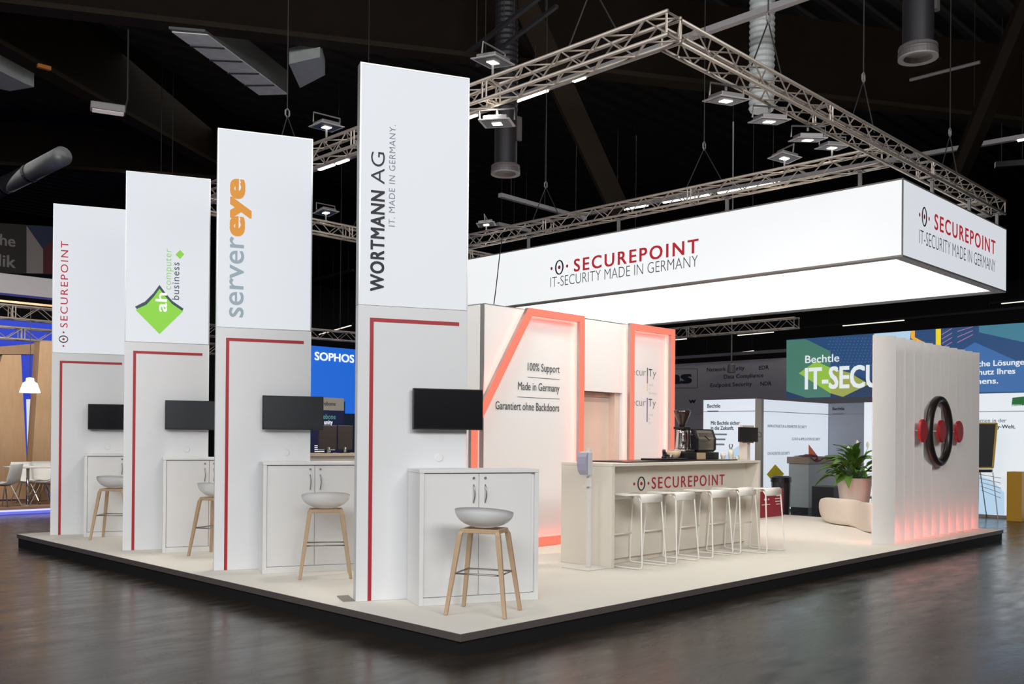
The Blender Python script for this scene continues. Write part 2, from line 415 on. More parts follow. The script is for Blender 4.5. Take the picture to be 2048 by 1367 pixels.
# cabinets
def make_cabinet():
    t = thing('cabinet', '', 'cabinet', (0, 0, 0), 0, 'white cabinets against the towers')
    u0, u1, v0, v1, H = .435, 1.475, -.375, -.004, 1.102
    b = MB(); tk = .036
    b.box(u0, v0, 0, u0+tk, v1, H-.03).box(u1-tk, v0, 0, u1, v1, H-.03)
    b.box(u0+tk, v0+.004, 0, u1-tk, v1, .062).box(u0+tk, v1-.012, .062, u1-tk, v1, H-.03)
    b.box(u0+tk, v0+.03, H-.032, u1-tk, v1, H-.03)
    b.build('body', M_white, t, bevel=.002)
    MB().box(u0-.004, v0-.004, H-.029, u1+.004, v1+.0, H).build('top_board', M_white, t, bevel=.003)
    mid = (u0+u1)/2 - .012
    for a, c, sx in ((u0+tk+.003, mid-.002, 1), (mid+.002, u1-tk-.03, 0)):
        dr = MB().box(a, v0+.012, .066, c, v0+.032, H-.036).build('door', M_white, t, bevel=.0015)
        hx = c-.045 if sx else a+.052
        pts = [(hx - .004 + .008*math.sin(math.pi*k/8), v0 + .002 - .016*math.sin(math.pi*k/8), .825 + .15*k/8) for k in range(9)]
        pts = [(hx, v0+.012, .825)] + pts[1:-1] + [(hx, v0+.012, .975)]
        MB().tube(pts, .0055, 6).build('handle', M_steel, dr, smooth=True)
        lk = MB().lathe([(.011, 0), (.011, .006), (.007, .009)], n=12)
        lk.v = [V((p.x + hx, v0+.012 - p.z, p.y + 1.03)) for p in lk.v]; lk.f = [f[::-1] for f in lk.f]
        lk.build('lock', M_steel, dr)
    MB().box(mid-.006, v0+.034, .066, mid+.006, v0+.036, H-.04).build('door_gap', M_black, t)
    MB().box(u1-tk-.03, v0+.028, .066, u1-tk, v0+.034, H-.034).build('filler_strip', M_white, t)
    return t
cb = make_cabinet()
cl_ = ['white two-door cabinet nearest the platform corner, in front of the tower with black lettering', 'white two-door cabinet against the tower with grey and orange lettering',
       'white two-door cabinet against the tower with green diamond logo', 'white two-door cabinet against the farthest left tower']
cb.location = (*TW[0], .001); cb.rotation_euler = (0, 0, TYAW); cb['label'] = cl_[0]
for i in (1, 2, 3): dup(cb, (*TW[i], .001), TYAW, cl_[i])

# wooden bar stools
def make_stool():
    t = thing('wooden_stool', '', 'stool', (0,0,0), 0, 'wooden stools by the tower cabinets')
    # local +x = back of the seat
    N, K = 32, 7; vs = []; fs = []
    def rim(a):
        c, s = math.cos(a), math.sin(a)
        bk = max(0, c); x = .205*c*(1 if c > 0 else .86); y = .235*s
        z = .722 + .112*(0.5+0.5*c)**.75
        return V((x, y, z))
    for j in range(K+1):
        f = j/K
        for k in range(N):
            p = rim(2*math.pi*k/N); g = 0
            g = math.sin(f*math.pi/2)**.85; zz = .660 + (p.z-.660)*(1-math.cos(f*math.pi/2))**.95
            vs.append(V((p.x*g, p.y*g, zz)))
    for j in range(K):
        for k in range(N): fs.append((j*N+k, j*N+(k+1) % N, (j+1)*N+(k+1) % N, (j+1)*N+k))
    n0 = len(vs); off = [v + V((0, 0, .006)) for v in vs]
    for idx in range(len(vs)):
        v = vs[idx]; j = idx//N
        off[idx] = V((v.x*(1-.03*j/K), v.y*(1-.03*j/K), v.z + .008*(1-j/K)))
    vs2 = vs + off
    fs2 = [f[::-1] for f in fs] + [tuple(i+n0 for i in f) for f in fs]
    for k in range(N): a, b = K*N+k, K*N+(k+1) % N; fs2.append((a, b, b+n0, a+n0))
    mb = MB(); mb.add(vs2, fs2); mb.build('seat_shell', M_shell, t, smooth=True)
    f = MB()
    tx, ty = .115, .15
    f.bar((-tx, -ty, .642), (tx, -ty, .642), .022, .034).bar((-tx, ty, .642), (tx, ty, .642), .022, .034)
    f.bar((-tx, -ty, .642), (-tx, ty, .642), .022, .034).bar((tx, -ty, .642), (tx, ty, .642), .022, .034)
    f.build('seat_frame', M_wood, t, bevel=.004)
    fx, fy = .198, .238
    for sx in (-1, 1):
        for sy in (-1, 1):
            l = MB(); p = V((sx*tx, sy*ty, .655)); q = V((sx*fx, sy*fy, 0))
            sd = V((1,0,0)); 
            def ring(c, a, b): return [c + V((-a, -b, 0)), c + V((a, -b, 0)), c + V((a, b, 0)), c + V((-a, b, 0))]
            vs = ring(q, .013, .015) + ring(p + (q-p)*.35, .017, .019) + ring(p + (q-p)*.06, .018, .020) + ring(p + V((-sx*.012, -sy*.012, 0)), .015, .016)
            fs = [(0,3,2,1), (12,13,14,15)]
            for j in range(3):
                for k in range(4): fs.append((j*4+k, j*4+(k+1) % 4, (j+1)*4+(k+1) % 4, (j+1)*4+k))
            l.add(vs, fs); l.build('leg', M_wood, t, bevel=.005, smooth=False)
    z = .315; g = (1 - z/.655); ax, ay = tx+(fx-tx)*g-.012, ty+(fy-ty)*g-.012
    MB().tube([(-ax,-ay,z),(ax,-ay,z),(ax,ay,z),(-ax,ay,z)], .0075, 8, closed=True).build('footrest', M_steel, t, smooth=True)
    return t
st = make_stool()
SR = math.atan2(-.51, -.86)
sl_ = ['wooden-legged white shell stool nearest the platform corner', 'white shell stool with wooden legs at the cabinet left of the tallest looking tower',
       'white shell stool with wooden legs half hidden behind the tower with orange lettering', 'white shell stool with wooden legs farthest left, by the farthest tower']
st.location = (.668, .47, .002); st.rotation_euler = (0, 0, SR - .06); st['label'] = sl_[0]
dup(st, (.85, 2.89, .002), SR + .45, sl_[1]); dup(st, (.88, 5.08, .002), SR - .1, sl_[2]); dup(st, (.72, 7.49, .002), SR + .25, sl_[3])

# ------------------------------------------------------------------ overhead sign (ring of lit panels)
SX, SX2, SY0, SY1, SZ0, SZ1, TH = 7.465, 11.415, 0.0, 8.75, 3.683, 4.675, .13
sg = thing('overhead_sign', 'large white illuminated ring sign hanging over the stand', 'sign', (SX, SY0, SZ0))
def lit_wall(x0, y0, x1, y1, out, inn):
    # frame (bottom, top, corner edges) and two lit skins
    t = MB().box(x0, y0, SZ0, x1, y1, SZ0+.025).box(x0, y0, SZ1-.02, x1, y1, SZ1)
    t.build('panel_frame', M_dkalu, sg, True)
    z0, z1 = SZ0+.025, SZ1-.02
    if x1-x0 < y1-y0:
        for (a, b, mm) in out, inn: MB().box(a, y0+.006, z0, b, y1-.006, z1).build('lit_panel', mm, sg, True)
    else:
        for (a, b, mm) in out, inn: MB().box(x0+.006, a, z0, x1-.006, b, z1).build('lit_panel', mm, sg, True)
lit_wall(SX, SY0, SX+TH, SY1, (SX+.001, SX+.03, M_sign), (SX+TH-.03, SX+TH-.001, M_signin))
lit_wall(SX2-TH, SY0, SX2, SY1, (SX2-.03, SX2-.001, M_sign), (SX2-TH+.001, SX2-TH+.03, M_signin))
lit_wall(SX+TH, SY0, SX2-TH, SY0+TH, (SY0+.001, SY0+.03, M_box), (SY0+TH-.03, SY0+TH-.001, M_signin))
lit_wall(SX+TH, SY1-TH, SX2-TH, SY1, (SY1-.03, SY1-.001, M_sign), (SY1-TH+.001, SY1-TH+.03, M_signin))
MB().box(SX-.004, SY0-.004, SZ0, SX+.012, SY0+.012, SZ1).build('corner_post', M_dkalu, sg, True)
MB().box(SX+TH, SY0-.002, SZ0+.02, SX2, SY0+.001, SZ0+.021).build('seam', M_dkalu, sg, True)
MB().box(SX+.006, SY0, SZ0+.025, SX+TH+.01, SY0+.03, SZ1-.02).build('lit_panel', M_box, sg, True)
MB().box(SX2-TH-.01, SY0, SZ0+.025, SX2-.0, SY0+.03, SZ1-.02).build('lit_panel', M_box, sg, True)
# lettering on the long face (faces -x, reads towards -y)
XD, YD = (0, -1, 0), (0, 0, 1)
text('lettering', 'SECUREPOINT', M_redlit, sg, (SX, 5.46, 4.132), XD, YD, .205, 2.44, spacing=1.25, bold=.02, world=True)
text('lettering', 'IT-SECURITY MADE IN GERMANY', M_inkg, sg, (SX, 5.985, 3.925), XD, YD, .168, 2.955, bold=-.012, world=True)
logo(sg, (SX, 5.785, 4.243), XD, YD, .25, .40, world=True)
XD2 = (1, 0, 0)
text('lettering', 'SECUREPOINT', M_redlit, sg, (8.49, SY0-.002, 4.197), XD2, YD, .205, 2.41, spacing=1.25, bold=.02, world=True)
text('lettering', 'IT-SECURITY MADE IN GERMANY', M_inkg, sg, (7.985, SY0-.002, 3.93), XD2, YD, .18, 2.92, bold=-.012, world=True)
logo(sg, (8.15, SY0-.002, 4.30), XD2, YD, .26, .36, world=True)

# ------------------------------------------------------------------ trusses
def truss(name, p, q, label, size=.245, z_top=5.14, bay=.25, group='aluminium trusses of the stand ceiling'):
    p, q = V(p), V(q); d = (q-p); L = d.length; ang = math.atan2(d.y, d.x)
    t = thing(name, label, 'truss', p, ang, group)
    h = size; hw = size/2 - .02; rc, rb = .02, .0085
    for y in (-hw, hw):
        for z in (-.02, -h+.02):
            MB().tube([(0, y, z), (L, y, z)], rc, 8).build('chord', M_truss, t, smooth=True)
    n = max(2, int(L/bay)); bl = L/n
    def mesh_of(a, b): return MB().tube([a, b], rb, 5)
    base = {}
    def brace(kind, x):
        key = kind
        if key not in base:
            zt, zb = -.02, -h+.02
            g = {'lu': ((0,-hw,zb),(bl,-hw,zt)), 'ru': ((0,hw,zb),(bl,hw,zt)), 'ld': ((0,-hw,zt),(bl,-hw,zb)), 'rd': ((0,hw,zt),(bl,hw,zb)),
                 'tu': ((0,-hw,zt),(bl,hw,zt)), 'td': ((0,hw,zt),(bl,-hw,zt)), 'bu': ((0,-hw,zb),(bl,hw,zb)), 'bd': ((0,hw,zb),(bl,-hw,zb))}[kind]
            o = mesh_of(*g).build('brace', M_truss, t); base[key] = o; o.location = (x, 0, 0)
        else:
            o = base[key].copy(); COL.objects.link(o); o.parent = t; o.location = (x, 0, 0)
    for k in range(n):
        up = k % 2 == 0
        brace('lu' if up else 'ld', k*bl); brace('ru' if up else 'rd', k*bl)
        brace('tu' if up else 'td', k*bl); brace('bu' if up else 'bd', k*bl)
    # end frames and bolted joints every 2-3 m
    xs = [.015, L-.015] + [L*j/round(L/2.6)+dx for j in range(1, round(L/2.6)) for dx in (-.03, .03)]
    for x in xs:
        MB().tube([(x,-hw,-.02),(x,hw,-.02),(x,hw,-h+.02),(x,-hw,-h+.02)], .013, 6, closed=True).build('joint_frame', M_truss, t)
    return t
Z5 = 5.14; tx0, tx1 = 2.50, 11.45; ty0, ty1 = .13, 9.2; s = .125
truss('truss', (tx0, -.0, Z5), (tx0, ty1+s, Z5), 'aluminium truss running left from the upper corner behind the tallest looking tower')
truss('truss', (tx0+s, ty0, Z5), (tx1, ty0, Z5), 'aluminium truss running right from the upper corner to above the short sign face')
truss('truss', (7.56, ty0+s, Z5), (7.56, ty1-s, Z5), 'middle aluminium truss carrying the long sign face')
truss('truss', (tx0+s, ty1, Z5), (tx1, ty1, Z5), 'farthest aluminium truss, seen between the two nearest towers')
truss('truss', (tx1-s, ty0+s, Z5), (tx1-s, ty1-s, Z5), 'aluminium truss carrying the rear sign face behind the middle one')
# drop brackets between truss and sign
for i, yy in enumerate((.6, 2.6, 4.6, 6.6, 8.3)):
    b = MB().box(7.54, yy-.02, SZ1+.001, 7.58, yy+.02, Z5-.25).box(7.50, yy-.05, Z5-.262, 7.62, yy+.05, Z5-.246)
    tag(b.build('sign_bracket', M_floodb, None), ('nearest', 'second', 'third', 'fourth', 'farthest')[i] + ' short grey bracket on top of the long sign face', 'bracket', 'brackets over the long sign face')
for i, xx in enumerate((8.6, 10.0, 11.2)):
    b = MB().box(xx-.02, .05, SZ1+.001, xx+.02, .09, Z5-.25).box(xx-.05, .02, Z5-.262, xx+.05, .12, Z5-.246)
    tag(b.build('sign_bracket', M_floodb, None), ('left', 'middle', 'right')[i] + ' one of three short brackets above the short sign face', 'bracket', 'brackets over the short sign face')

# suspension cables with bridle legs
def truss_rods(t, L):
    for f in (.2, .8): MB().tube([(L*f, 0, 0), (L*f, 0, 11.5 - t.location.z)], .01, 5).build('hanger_rod', M_cable, t)
def hanger(x, y, along, label):
    t = thing('hoist_cable', label, 'cable', (x, y, Z5), 0, 'steel cables carrying the trusses')
    dx, dy = (.32, 0) if along == 'x' else (0, .32)
    MB().tube([(x, y, Z5+.62), (x, y, 11.6)], .008, 5).build('rope', M_cable, t, True)
    MB().tube([(x-dx, y-dy, Z5), (x, y, Z5+.55)], .008, 5).build('bridle_leg', M_cable, t, True)
    MB().tube([(x+dx, y+dy, Z5), (x, y, Z5+.55)], .008, 5).build('bridle_leg', M_cable, t, True)
    MB().tube([(x, y, Z5+.53), (x+.03, y, Z5+.56), (x+.03, y, Z5+.62), (x, y, Z5+.65), (x-.03, y, Z5+.62), (x-.03, y, Z5+.56)], .012, 6, closed=True).build('hook', M_dkalu, t, True)
hanger(2.5, .95, 'y', 'bridled steel cable nearest the upper truss corner, on the left-running truss')
hanger(2.5, 6.3, 'y', 'bridled steel cable on the left-running truss, behind the tallest looking tower')
hanger(4.35, .13, 'x', 'bridled steel cable on the right-running truss, in front of the white round duct')
hanger(6.6, .13, 'x', 'bridled steel cable halfway along the right-running truss')
hanger(9.4, .13, 'x', 'bridled steel cable above the short sign face')
hanger(7.56, 3.0, 'y', 'bridled steel cable on the middle truss, above the red sign lettering')
hanger(7.56, 6.2, 'y', 'bridled steel cable on the middle truss, left of the round dark duct')
hanger(6.0, 9.2, 'x', 'bridled steel cable on the farthest truss, between the two nearest towers')

# power cable dropping from the middle truss to the room roof
pc = [Px(1003, 420, 7.2), Px(1008, 470, 7.0), Px(1014, 540, 6.6), Px(1022, 600, 6.2), Px(1024, 616, 6.0)]
pc = [V((7.45, 7.13, 5.0)), V((7.2, 6.95, 4.6)), V((6.6, 6.42, 3.9)), V((6.0, 5.92, 3.12)), V((5.9, 5.80, 2.985))]
tag(MB().tube(pc, .009, 6).build('power_cable', M_cable, None, smooth=True), 'thin black power cable hanging in front of the long sign face left of the lettering', 'cable')

# floodlights
def make_flood():
    t = thing('floodlight', '', 'lamp', (0,0,0), 0, 'square floodlights on the trusses')
    MB().box(-.17, -.17, 0, .17, .17, .012).build('bezel', M_rail, t, bevel=.003)
    MB().box(-.13, -.13, .012, .13, .13, .06).build('housing', M_floodb, t, bevel=.008)
    MB().box(-.14, -.14, -.004, .14, .14, .0).build('glass', M_screen2, t)
    MB().box(-.05, -.05, -.009, .05, .05, -.004).build('led_array', M_led, t, bevel=.004)
    MB().tube([(-.19, 0, .03), (-.19, 0, .15), (.19, 0, .15), (.19, 0, .03)], .010, 6).build('yoke', M_floodb, t)
    return t
fl = make_flood()
FL = [(985, 132, 5.34, 'floodlight above the left-running truss, right beside the tallest looking tower', (2.2, 4.6, .5)),
      (655, 262, 5.34, 'floodlight above the left-running truss, between the two nearest towers', (2.6, 6.2, .9)),
      (996, 226, 4.72, 'floodlight under the left-running truss, above the hanging dark duct', (3.6, 3.0, .4)),
      (1475, 195, 4.72, 'left one of three floodlights under the right-running truss', (5, 3)),
      (1558, 238, 4.72, 'middle one of three floodlights under the right-running truss', (6.5, 3)),
      (1637, 275, 4.72, 'right one of three floodlights under the right-running truss', (8, 3)),
      (1568, 337, 5.34, 'floodlight on the middle truss, above the blank part of the sign', (5, 3)),
      (1670, 319, 5.34, 'floodlight on the middle truss, nearest the crossing of two trusses', (9, 3)),
      (978, 468, 5.34, 'floodlight at the far end of the middle truss', (9, 6)),
      (650, 432, 5.34, 'floodlight on the farthest truss, between the two nearest towers', (5, 7))]
posts = []
for i, (px, py, z, lab, tgt) in enumerate(FL):
    if i in (0, 1): P = V((2.52, 2.33, z)) if i == 0 else V((2.52, 5.40, z))
    elif i == 2: P = V((2.62, 2.36, z))
    elif i in (3, 4, 5): P = Pz(px, py, z); P.y = max(P.y, .22)
    else: P = Pz(px, py, z)
    if i == 6: P = V((7.62, 1.72, 5.30))
    if i == 7: P = V((7.62, 1.02, 5.30))
    if i == 8: P = V((7.6, 7.72, 5.28))
    if i == 9: P = V((5.1, 9.2, 5.30))
    o = fl if i == 0 else dup(fl, P, 0, lab)
    if i == 0: o['label'] = lab
    o.location = P; o.rotation_euler = (0, 0, .2)
    dvec = (V((tgt[0], tgt[1], tgt[2] if len(tgt) > 2 else 0)) - P).normalized()
    tilt = dvec * .25 + V((0, 0, -1)) * .75
    o.rotation_euler = (tilt.normalized() * -1).to_track_quat('Z', 'Y').to_euler()
    bpy.context.view_layer.update()
    zc = 5.142 if z > 5 else 4.893
    posts.append((o, [P + V((0, 0, .10 if z < 5 else .0)), V((P.x, P.y, zc))]))
    l = bpy.data.lights.new('flood_and_fill_beam', 'SPOT'); l.energy = FLOOD_W * (1.0 if z > 5 else .8) * (1.1 if i < 3 else 1); l.spot_size = R(115); l.spot_blend = .8
    l.shadow_soft_size = .10; l.color = (1, .93, .82)
    lo = bpy.data.objects.new('flood_and_fill_beam', l); COL.objects.link(lo)
    lo.location = P + V((0, 0, -.06)) if z < 5.2 else V((P.x, P.y, 4.86))
    lo.rotation_euler = dvec.to_track_quat('-Z', 'Y').to_euler()
for o, pts in posts: MB().tube(pts, .014, 6).build('clamp_post', M_floodb, o, True)
# extra spots without fixtures, added to brighten the bar, room and platform
for (x, y) in ((9.4, 2.2), (9.4, 5.0), (5.2, 2.0), (5.0, 4.8), (1.9, 4.6)):
    l = bpy.data.lights.new('flood_and_fill_beam', 'SPOT'); l.energy = FLOOD_W*1.1; l.spot_size = R(130); l.spot_blend = .9; l.shadow_soft_size = .25; l.color = (1, .94, .84)
    lo = bpy.data.objects.new('flood_and_fill_beam', l); COL.objects.link(lo); lo.location = (x, y, 4.85)

#PART2
# ------------------------------------------------------------------ storage room in the middle of the stand
RX, RX2, WY, RZ, RB = 3.37, 7.20, 3.33, 2.965, 5.9
rm = thing('storage_room', 'white fabric-walled room at the back of the stand with slogans beside its doorway', 'room', (RX, WY, 0))
DX0, DX1 = 5.22, 6.06           # doorway
wp = MB().box(RX+.012, WY, .004, DX0-.03, WY+.05, RZ).build('wall_panel', M_wallit, rm, True)
MB().box(DX0-.03, WY, 2.0, DX1, WY+.05, RZ-.004).build('wall_panel', M_wallit, rm, True)
MB().box(DX1, WY, .004, RX2, WY+.05, RZ).build('wall_panel', M_wallit, rm, True)
MB().box(RX, WY+.06, .004, RX+.05, RB, RZ).build('wall_panel', M_wallit, rm, True)
MB().box(RX2-.05, WY+.06, .004, RX2, RB, RZ).build('wall_panel', M_panel, rm, True)
MB().box(RX+.05, RB-.05, .004, RX2-.05, RB, RZ).build('wall_panel', M_panel, rm, True)
MB().box(RX+.055, WY+.06, RZ-.12, RX2-.055, RB-.06, RZ-.1).build('room_roof', M_panel, rm, True)
MB().box(RX-.003, WY-.003, .004, RX+.011, WY+.055, RZ+.003).build('corner_profile', M_alu, rm, True)
for (a, b) in ((RX+.012, DX0-.03), (DX0-.028, DX1-.002), (DX1, RX2)): MB().box(a, WY-.004, RZ, b, WY+.05, RZ+.008).build('top_profile', M_alu, rm, True)
MB().box(RX-.003, WY+.058, RZ, RX+.05, RB, RZ+.008).build('top_profile', M_alu, rm, True)
M_door = mat('beige_door', (.66, .56, .48), .6)
dr = MB().box(DX0+.02, WY+.16, .006, DX1-.1, WY+.20, 1.93).build('door', M_door, rm, True)
MB().box(DX1-.1, WY+.052, .004, DX1-.002, WY+.22, 1.998).build('door_jamb', M_door, rm, True)
MB().box(DX0-.03, WY+.052, .004, DX0+.018, WY+.22, 1.998).build('door_jamb', M_door, rm, True)
MB().box(DX0+.02, WY+.16, 1.935, DX1-.1, WY+.20, 1.998).build('door_lintel', M_door, rm, True)
# slogans on the left wall
M_slog = mat('slogan_print', srgb(74, 78, 80), .6)
def wtext(s, x0, x1, yb, yt, m=M_slog, bold=.004, **k):
    a = Py(x0, yb, WY); b = Py(x1, yb, WY)
    # baseline height is taken at the right end of the word
    z = k.pop('z'); cap = k.pop('cap')
    return text('lettering', s, m, rm, (a.x, WY-.001, z), (1,0,0), (0,0,1), cap, b.x-a.x, bold=bold, world=True, **k)
z1 = Py(1119, 745.5, WY).z; z2 = Py(1119, 783.5, WY).z; z3 = Py(1117, 822.5, WY).z
wtext('100% Support', 1055, 1119, 745, 0, z=z1, cap=.098)
wtext('Made in Germany', 1035.5, 1118.5, 783, 0, z=z2, cap=.098)
wtext('Garantiert ohne Backdoors', 990.5, 1118, 822, 0, z=z3, cap=.098)
for (x0, x1, yy) in ((1055, 1119, 757), (1035, 1119, 796)):
    a, b = Py(x0, yy, WY), Py(x1, yy, WY); zz = Py(1119, yy+2, WY).z
    MB().box(a.x, WY-.003, zz, b.x, WY-.0005, zz+.006).build('slogan_rule', M_slog, rm, True)
# seals on the right wall
def seal(x_i, zb, cl, bars, words, zsplit):
    xe = Py(1266.5, 750, WY).x; xr = Py(1291.5, 750, WY).x; CP = .108
    text('lettering', 'secur', M_inkg, rm, (xe-.105, WY-.001, zb), (1,0,0), (0,0,1), CP, (xr-xe)+.105, bold=-.012, world=True)
    xi = Py(1294, 750, WY).x
    z = zb + CP+.015
    for (c, hh) in bars: MB().box(xi, WY-.003, z-hh, xi+.016, WY-.0005, z).build('seal_bar', c, rm, True); z -= hh
    xt = Py(1298, 750, WY).x; xy = Py(1305, 750, WY).x; xyy = Py(1311.5, 750, WY).x
    text('lettering', 'T', cl, rm, (xt-.01, WY-.001, zb), (1,0,0), (0,0,1), CP, .085, bold=0, world=True)
    text('lettering', 'y', M_inkg, rm, (xt+.085, WY-.001, zb), (1,0,0), (0,0,1), CP, .085, bold=-.012, world=True)
    for k, s in enumerate(words): text('lettering', s, mat('pale_print', srgb(190, 185, 190), .6), rm, (xt-.005, WY-.001, zb-.135-.06*k), (1,0,0), (0,0,1), .035, world=True, res=2)
M_blk = MATS['black_print']; M_blueP = mat('blue_print', srgb(60, 62, 130), .6); M_yelP = mat('yellow_print', srgb(236, 210, 120), .6)
M_redS = mat('seal_red_print', srgb(150, 70, 90), .6)
zA = Py(1300, 752.5, WY).z; zB = Py(1298, 812, WY).z
seal(0, zA, M_blk, ((M_blk, .115), (M_redS, .11), (M_yelP, .115)), ('made', 'in', 'Germany'), 0)
seal(0, zB, M_blueP, ((M_blueP, .35),), ('made', 'in', 'EU'), 0)

# coral light frames standing in front of the room
FY = 3.215; FD = .065
def frame(name, label, outer, inner, loc):
    t = thing(name, label, 'light frame', loc, 0)
    n = len(outer)
    for i in range(n):
        j = (i+1) % n
        if outer[i] is None: continue
        a, b, c, d2 = outer[i], outer[j], inner[j], inner[i]
        MB().prism([(p[0], FY, p[1]) for p in (a, b, c, d2)], (0, .012, 0)).build('coral_diffuser', M_coral, t, True)
        MB().prism([(p[0], FY+.013, p[1]) for p in (a, b, c, d2)], (0, FD-.02, 0)).build('frame_profile', M_alu, t, True)
        # led strip on the back washes the wall
        q = [((p[0]*.45 + r[0]*.55), (p[1]*.45 + r[1]*.55)) for p, r in ((a, d2), (b, c))]
        MB().bar((q[0][0], FY+FD-.002, q[0][1]), (q[1][0], FY+FD-.002, q[1][1]), .016, .006, up=(0, 1, 0)).build('led_strip', M_glow, t, True)
    return t
w_ = .088
outer = [(3.085, .004), (3.085, 1.50), (4.03, 2.975), (5.105, 2.975), (5.105, .004)]
inner = [(3.085+w_+.01, .004+w_+.02), (3.085+w_+.01, 1.47), (4.10, 2.975-w_), (5.105-w_, 2.975-w_), (5.105-w_, .004+w_+.02)]
frame('coral_light_frame', 'coral glowing frame with one slanted side around the slogans', outer, inner, (4.1, FY, 0))
outer = [(6.10, .004), (6.10, 2.975), (7.165, 2.975), (7.165, .004)]
inner = [(6.10+w_, .09), (6.10+w_, 2.975-w_), (7.165-w_, 2.975-w_), (7.165-w_, .09)]
frame('coral_light_frame', 'narrow upright coral glowing frame right of the doorway', outer, inner, (6.6, FY, 0))

# ------------------------------------------------------------------ fin wall with the emblem
fw = thing('fin_wall', 'white wall of overlapping upright boards carrying the big emblem', 'wall', (9.4, .45, 0))
NF = 11; W_ = .355
fa = -.50
led0 = None
for k in range(NF):
    x = 7.765 + k*.3165; y = .495
    if k == 0:
        mb = MB(); n = 8; vs = []
        for z in (.002, 2.755):
            for th in (0, .018):
                for i in range(n+1): f = i/n; vs.append((W_*f, th - .010*math.sin(math.pi*f), z))
        q = n+1; fs = []
        for i in range(n):
            fs += [(i, i+1, 2*q+i+1, 2*q+i), (q+i, 3*q+i, 3*q+i+1, q+i+1), (i, q+i, q+i+1, i+1), (2*q+i, 2*q+i+1, 3*q+i+1, 3*q+i)]
        fs += [(0, 2*q, 3*q, q), (n, q+n, 3*q+n, 2*q+n)]
        mb.add(vs, fs); f0 = mb.build('fin', M_fin, fw)
        l0 = MB().box(.22, .030, .004, .345, .040, .05).build('led_strip', M_glow2, fw)
        fo, lo_ = f0, l0
    else:
        fo = f0.copy(); COL.objects.link(fo); fo.parent = fw
        lo_ = l0.copy(); COL.objects.link(lo_); lo_.parent = fw
    for o in (fo, lo_): o.location = (x-9.4, y-.45, 0); o.rotation_euler = (0, 0, fa)
MB().box(8.25, .60, .002, 11.2, .66, .03).build('base_rail', M_fin, fw, True)
MB().box(8.25, .60, 2.6, 11.2, .64, 2.66).build('back_rail', M_fin, fw, True)
MB().box(8.25, .60, .031, 8.31, .66, 2.599).build('back_post', M_fin, fw, True)
MB().box(11.14, .60, .031, 11.2, .66, 2.599).build('back_post', M_fin, fw, True)
# emblem: ring and three discs
em = thing('wall_emblem', 'black oval ring with three red discs mounted on the white fin wall', 'emblem', (9.46, .27, 1.505))
N = 48; vs = []; cx, cz = 9.47, 1.505
prof = [(0, .0), (.012, -.028), (.045, -.045), (.085, -.045), (.118, -.028), (.13, .0), (.13, .03), (0, .03)]
for k in range(N):
    a = 2*math.pi*k/N; c, s_ = math.cos(a), math.sin(a)
    for (w1, yy) in prof: vs.append((cx + (.455-w1*1.18)*c, .27+yy, cz + (.505-w1*.80)*s_))
K = len(prof); fs = []
for k in range(N):
    for j in range(K): fs.append((k*K+j, ((k+1) % N)*K+j, ((k+1) % N)*K+(j+1) % K, k*K+(j+1) % K))
mb = MB(); mb.add(vs, fs); mb.build('ring', M_ringb, em, True, smooth=True)
for cx in (8.79, 9.47, 10.15):
    mb = MB(); vs = []; fs = []; N = 32
    pr = [(.02, -.045), (.93, -.045), (1.0, -.035), (1.0, -.005)]
    for r_, yy in pr: vs += [(cx + .135*r_*math.cos(2*math.pi*j/N), .27+yy, cz + .16*r_*math.sin(2*math.pi*j/N)) for j in range(N)]
    for i in range(3):
        for j in range(N): fs.append((i*N+j, i*N+(j+1) % N, (i+1)*N+(j+1) % N, (i+1)*N+j))
    fs += [tuple(range(N))[::-1], tuple(3*N+j for j in range(N))]
    mb.add(vs, fs); mb.build('red_disc', M_disc, em, True)
    MB().tube([(cx, .27, cz), (cx, .40, cz)], .012, 8).build('standoff', M_alu, em, True)
for dx, dz in ((0, .455), (0, -.455)): MB().tube([(9.47+dx, .30, cz+dz), (9.47+dx, .40, cz+dz)], .012, 8).build('standoff', M_alu, em, True)

# ------------------------------------------------------------------ bar counter
BX, BX2, BY, BY2, BH = 3.372, 6.40, 1.36, 2.07, 1.10
br = thing('bar_counter', 'cream bar counter with red lettering on its front', 'counter', (4.9, 1.7, 0))
MB().box(BX, BY, .002, BX+.05, BY2, BH-.032).build('side_panel', M_cream, br, True, bevel=.002)
MB().box(BX2-.05, BY, .002, BX2, BY2, BH-.032).build('side_panel', M_cream, br, True, bevel=.002)
MB().box(BX+.052, BY+.19, .06, BX2-.052, BY+.22, BH-.034).build('front_panel', M_cream, br, True)
MB().box(BX+.052, BY+.23, .002, BX2-.052, BY+.245, .058).build('plinth', M_cream, br, True)
MB().box(BX, BY, BH-.03, BX2, BY2, BH).build('top_board', M_cream, br, True, bevel=.002)
MB().box(3.80, BY+.12, BH+.0005, 6.05, BY2-.02, BH+.014).build('black_worktop', mat('black_worktop', (.03, .02, .018), .3), br, True, bevel=.003)
MB().lathe([(.012, 0), (.012, .004)], (0,0,0), 12)
yb = BY+.189
kk = (BY+.19-CAM.y)/(BY-CAM.y)
text('lettering', 'SECUREPOINT', M_redprint, br, (CAM.x+(4.07-CAM.x)*kk, yb, 1.37+(.815-1.37)*kk), (1,0,0), (0,0,1), .125*kk, 1.48*kk, spacing=1.25, bold=.006, world=True)
logo(br, (CAM.x+(3.88-CAM.x)*kk, yb, 1.37+(.877-1.37)*kk), (1,0,0), (0,0,1), .155*kk, .29*kk, world=True)
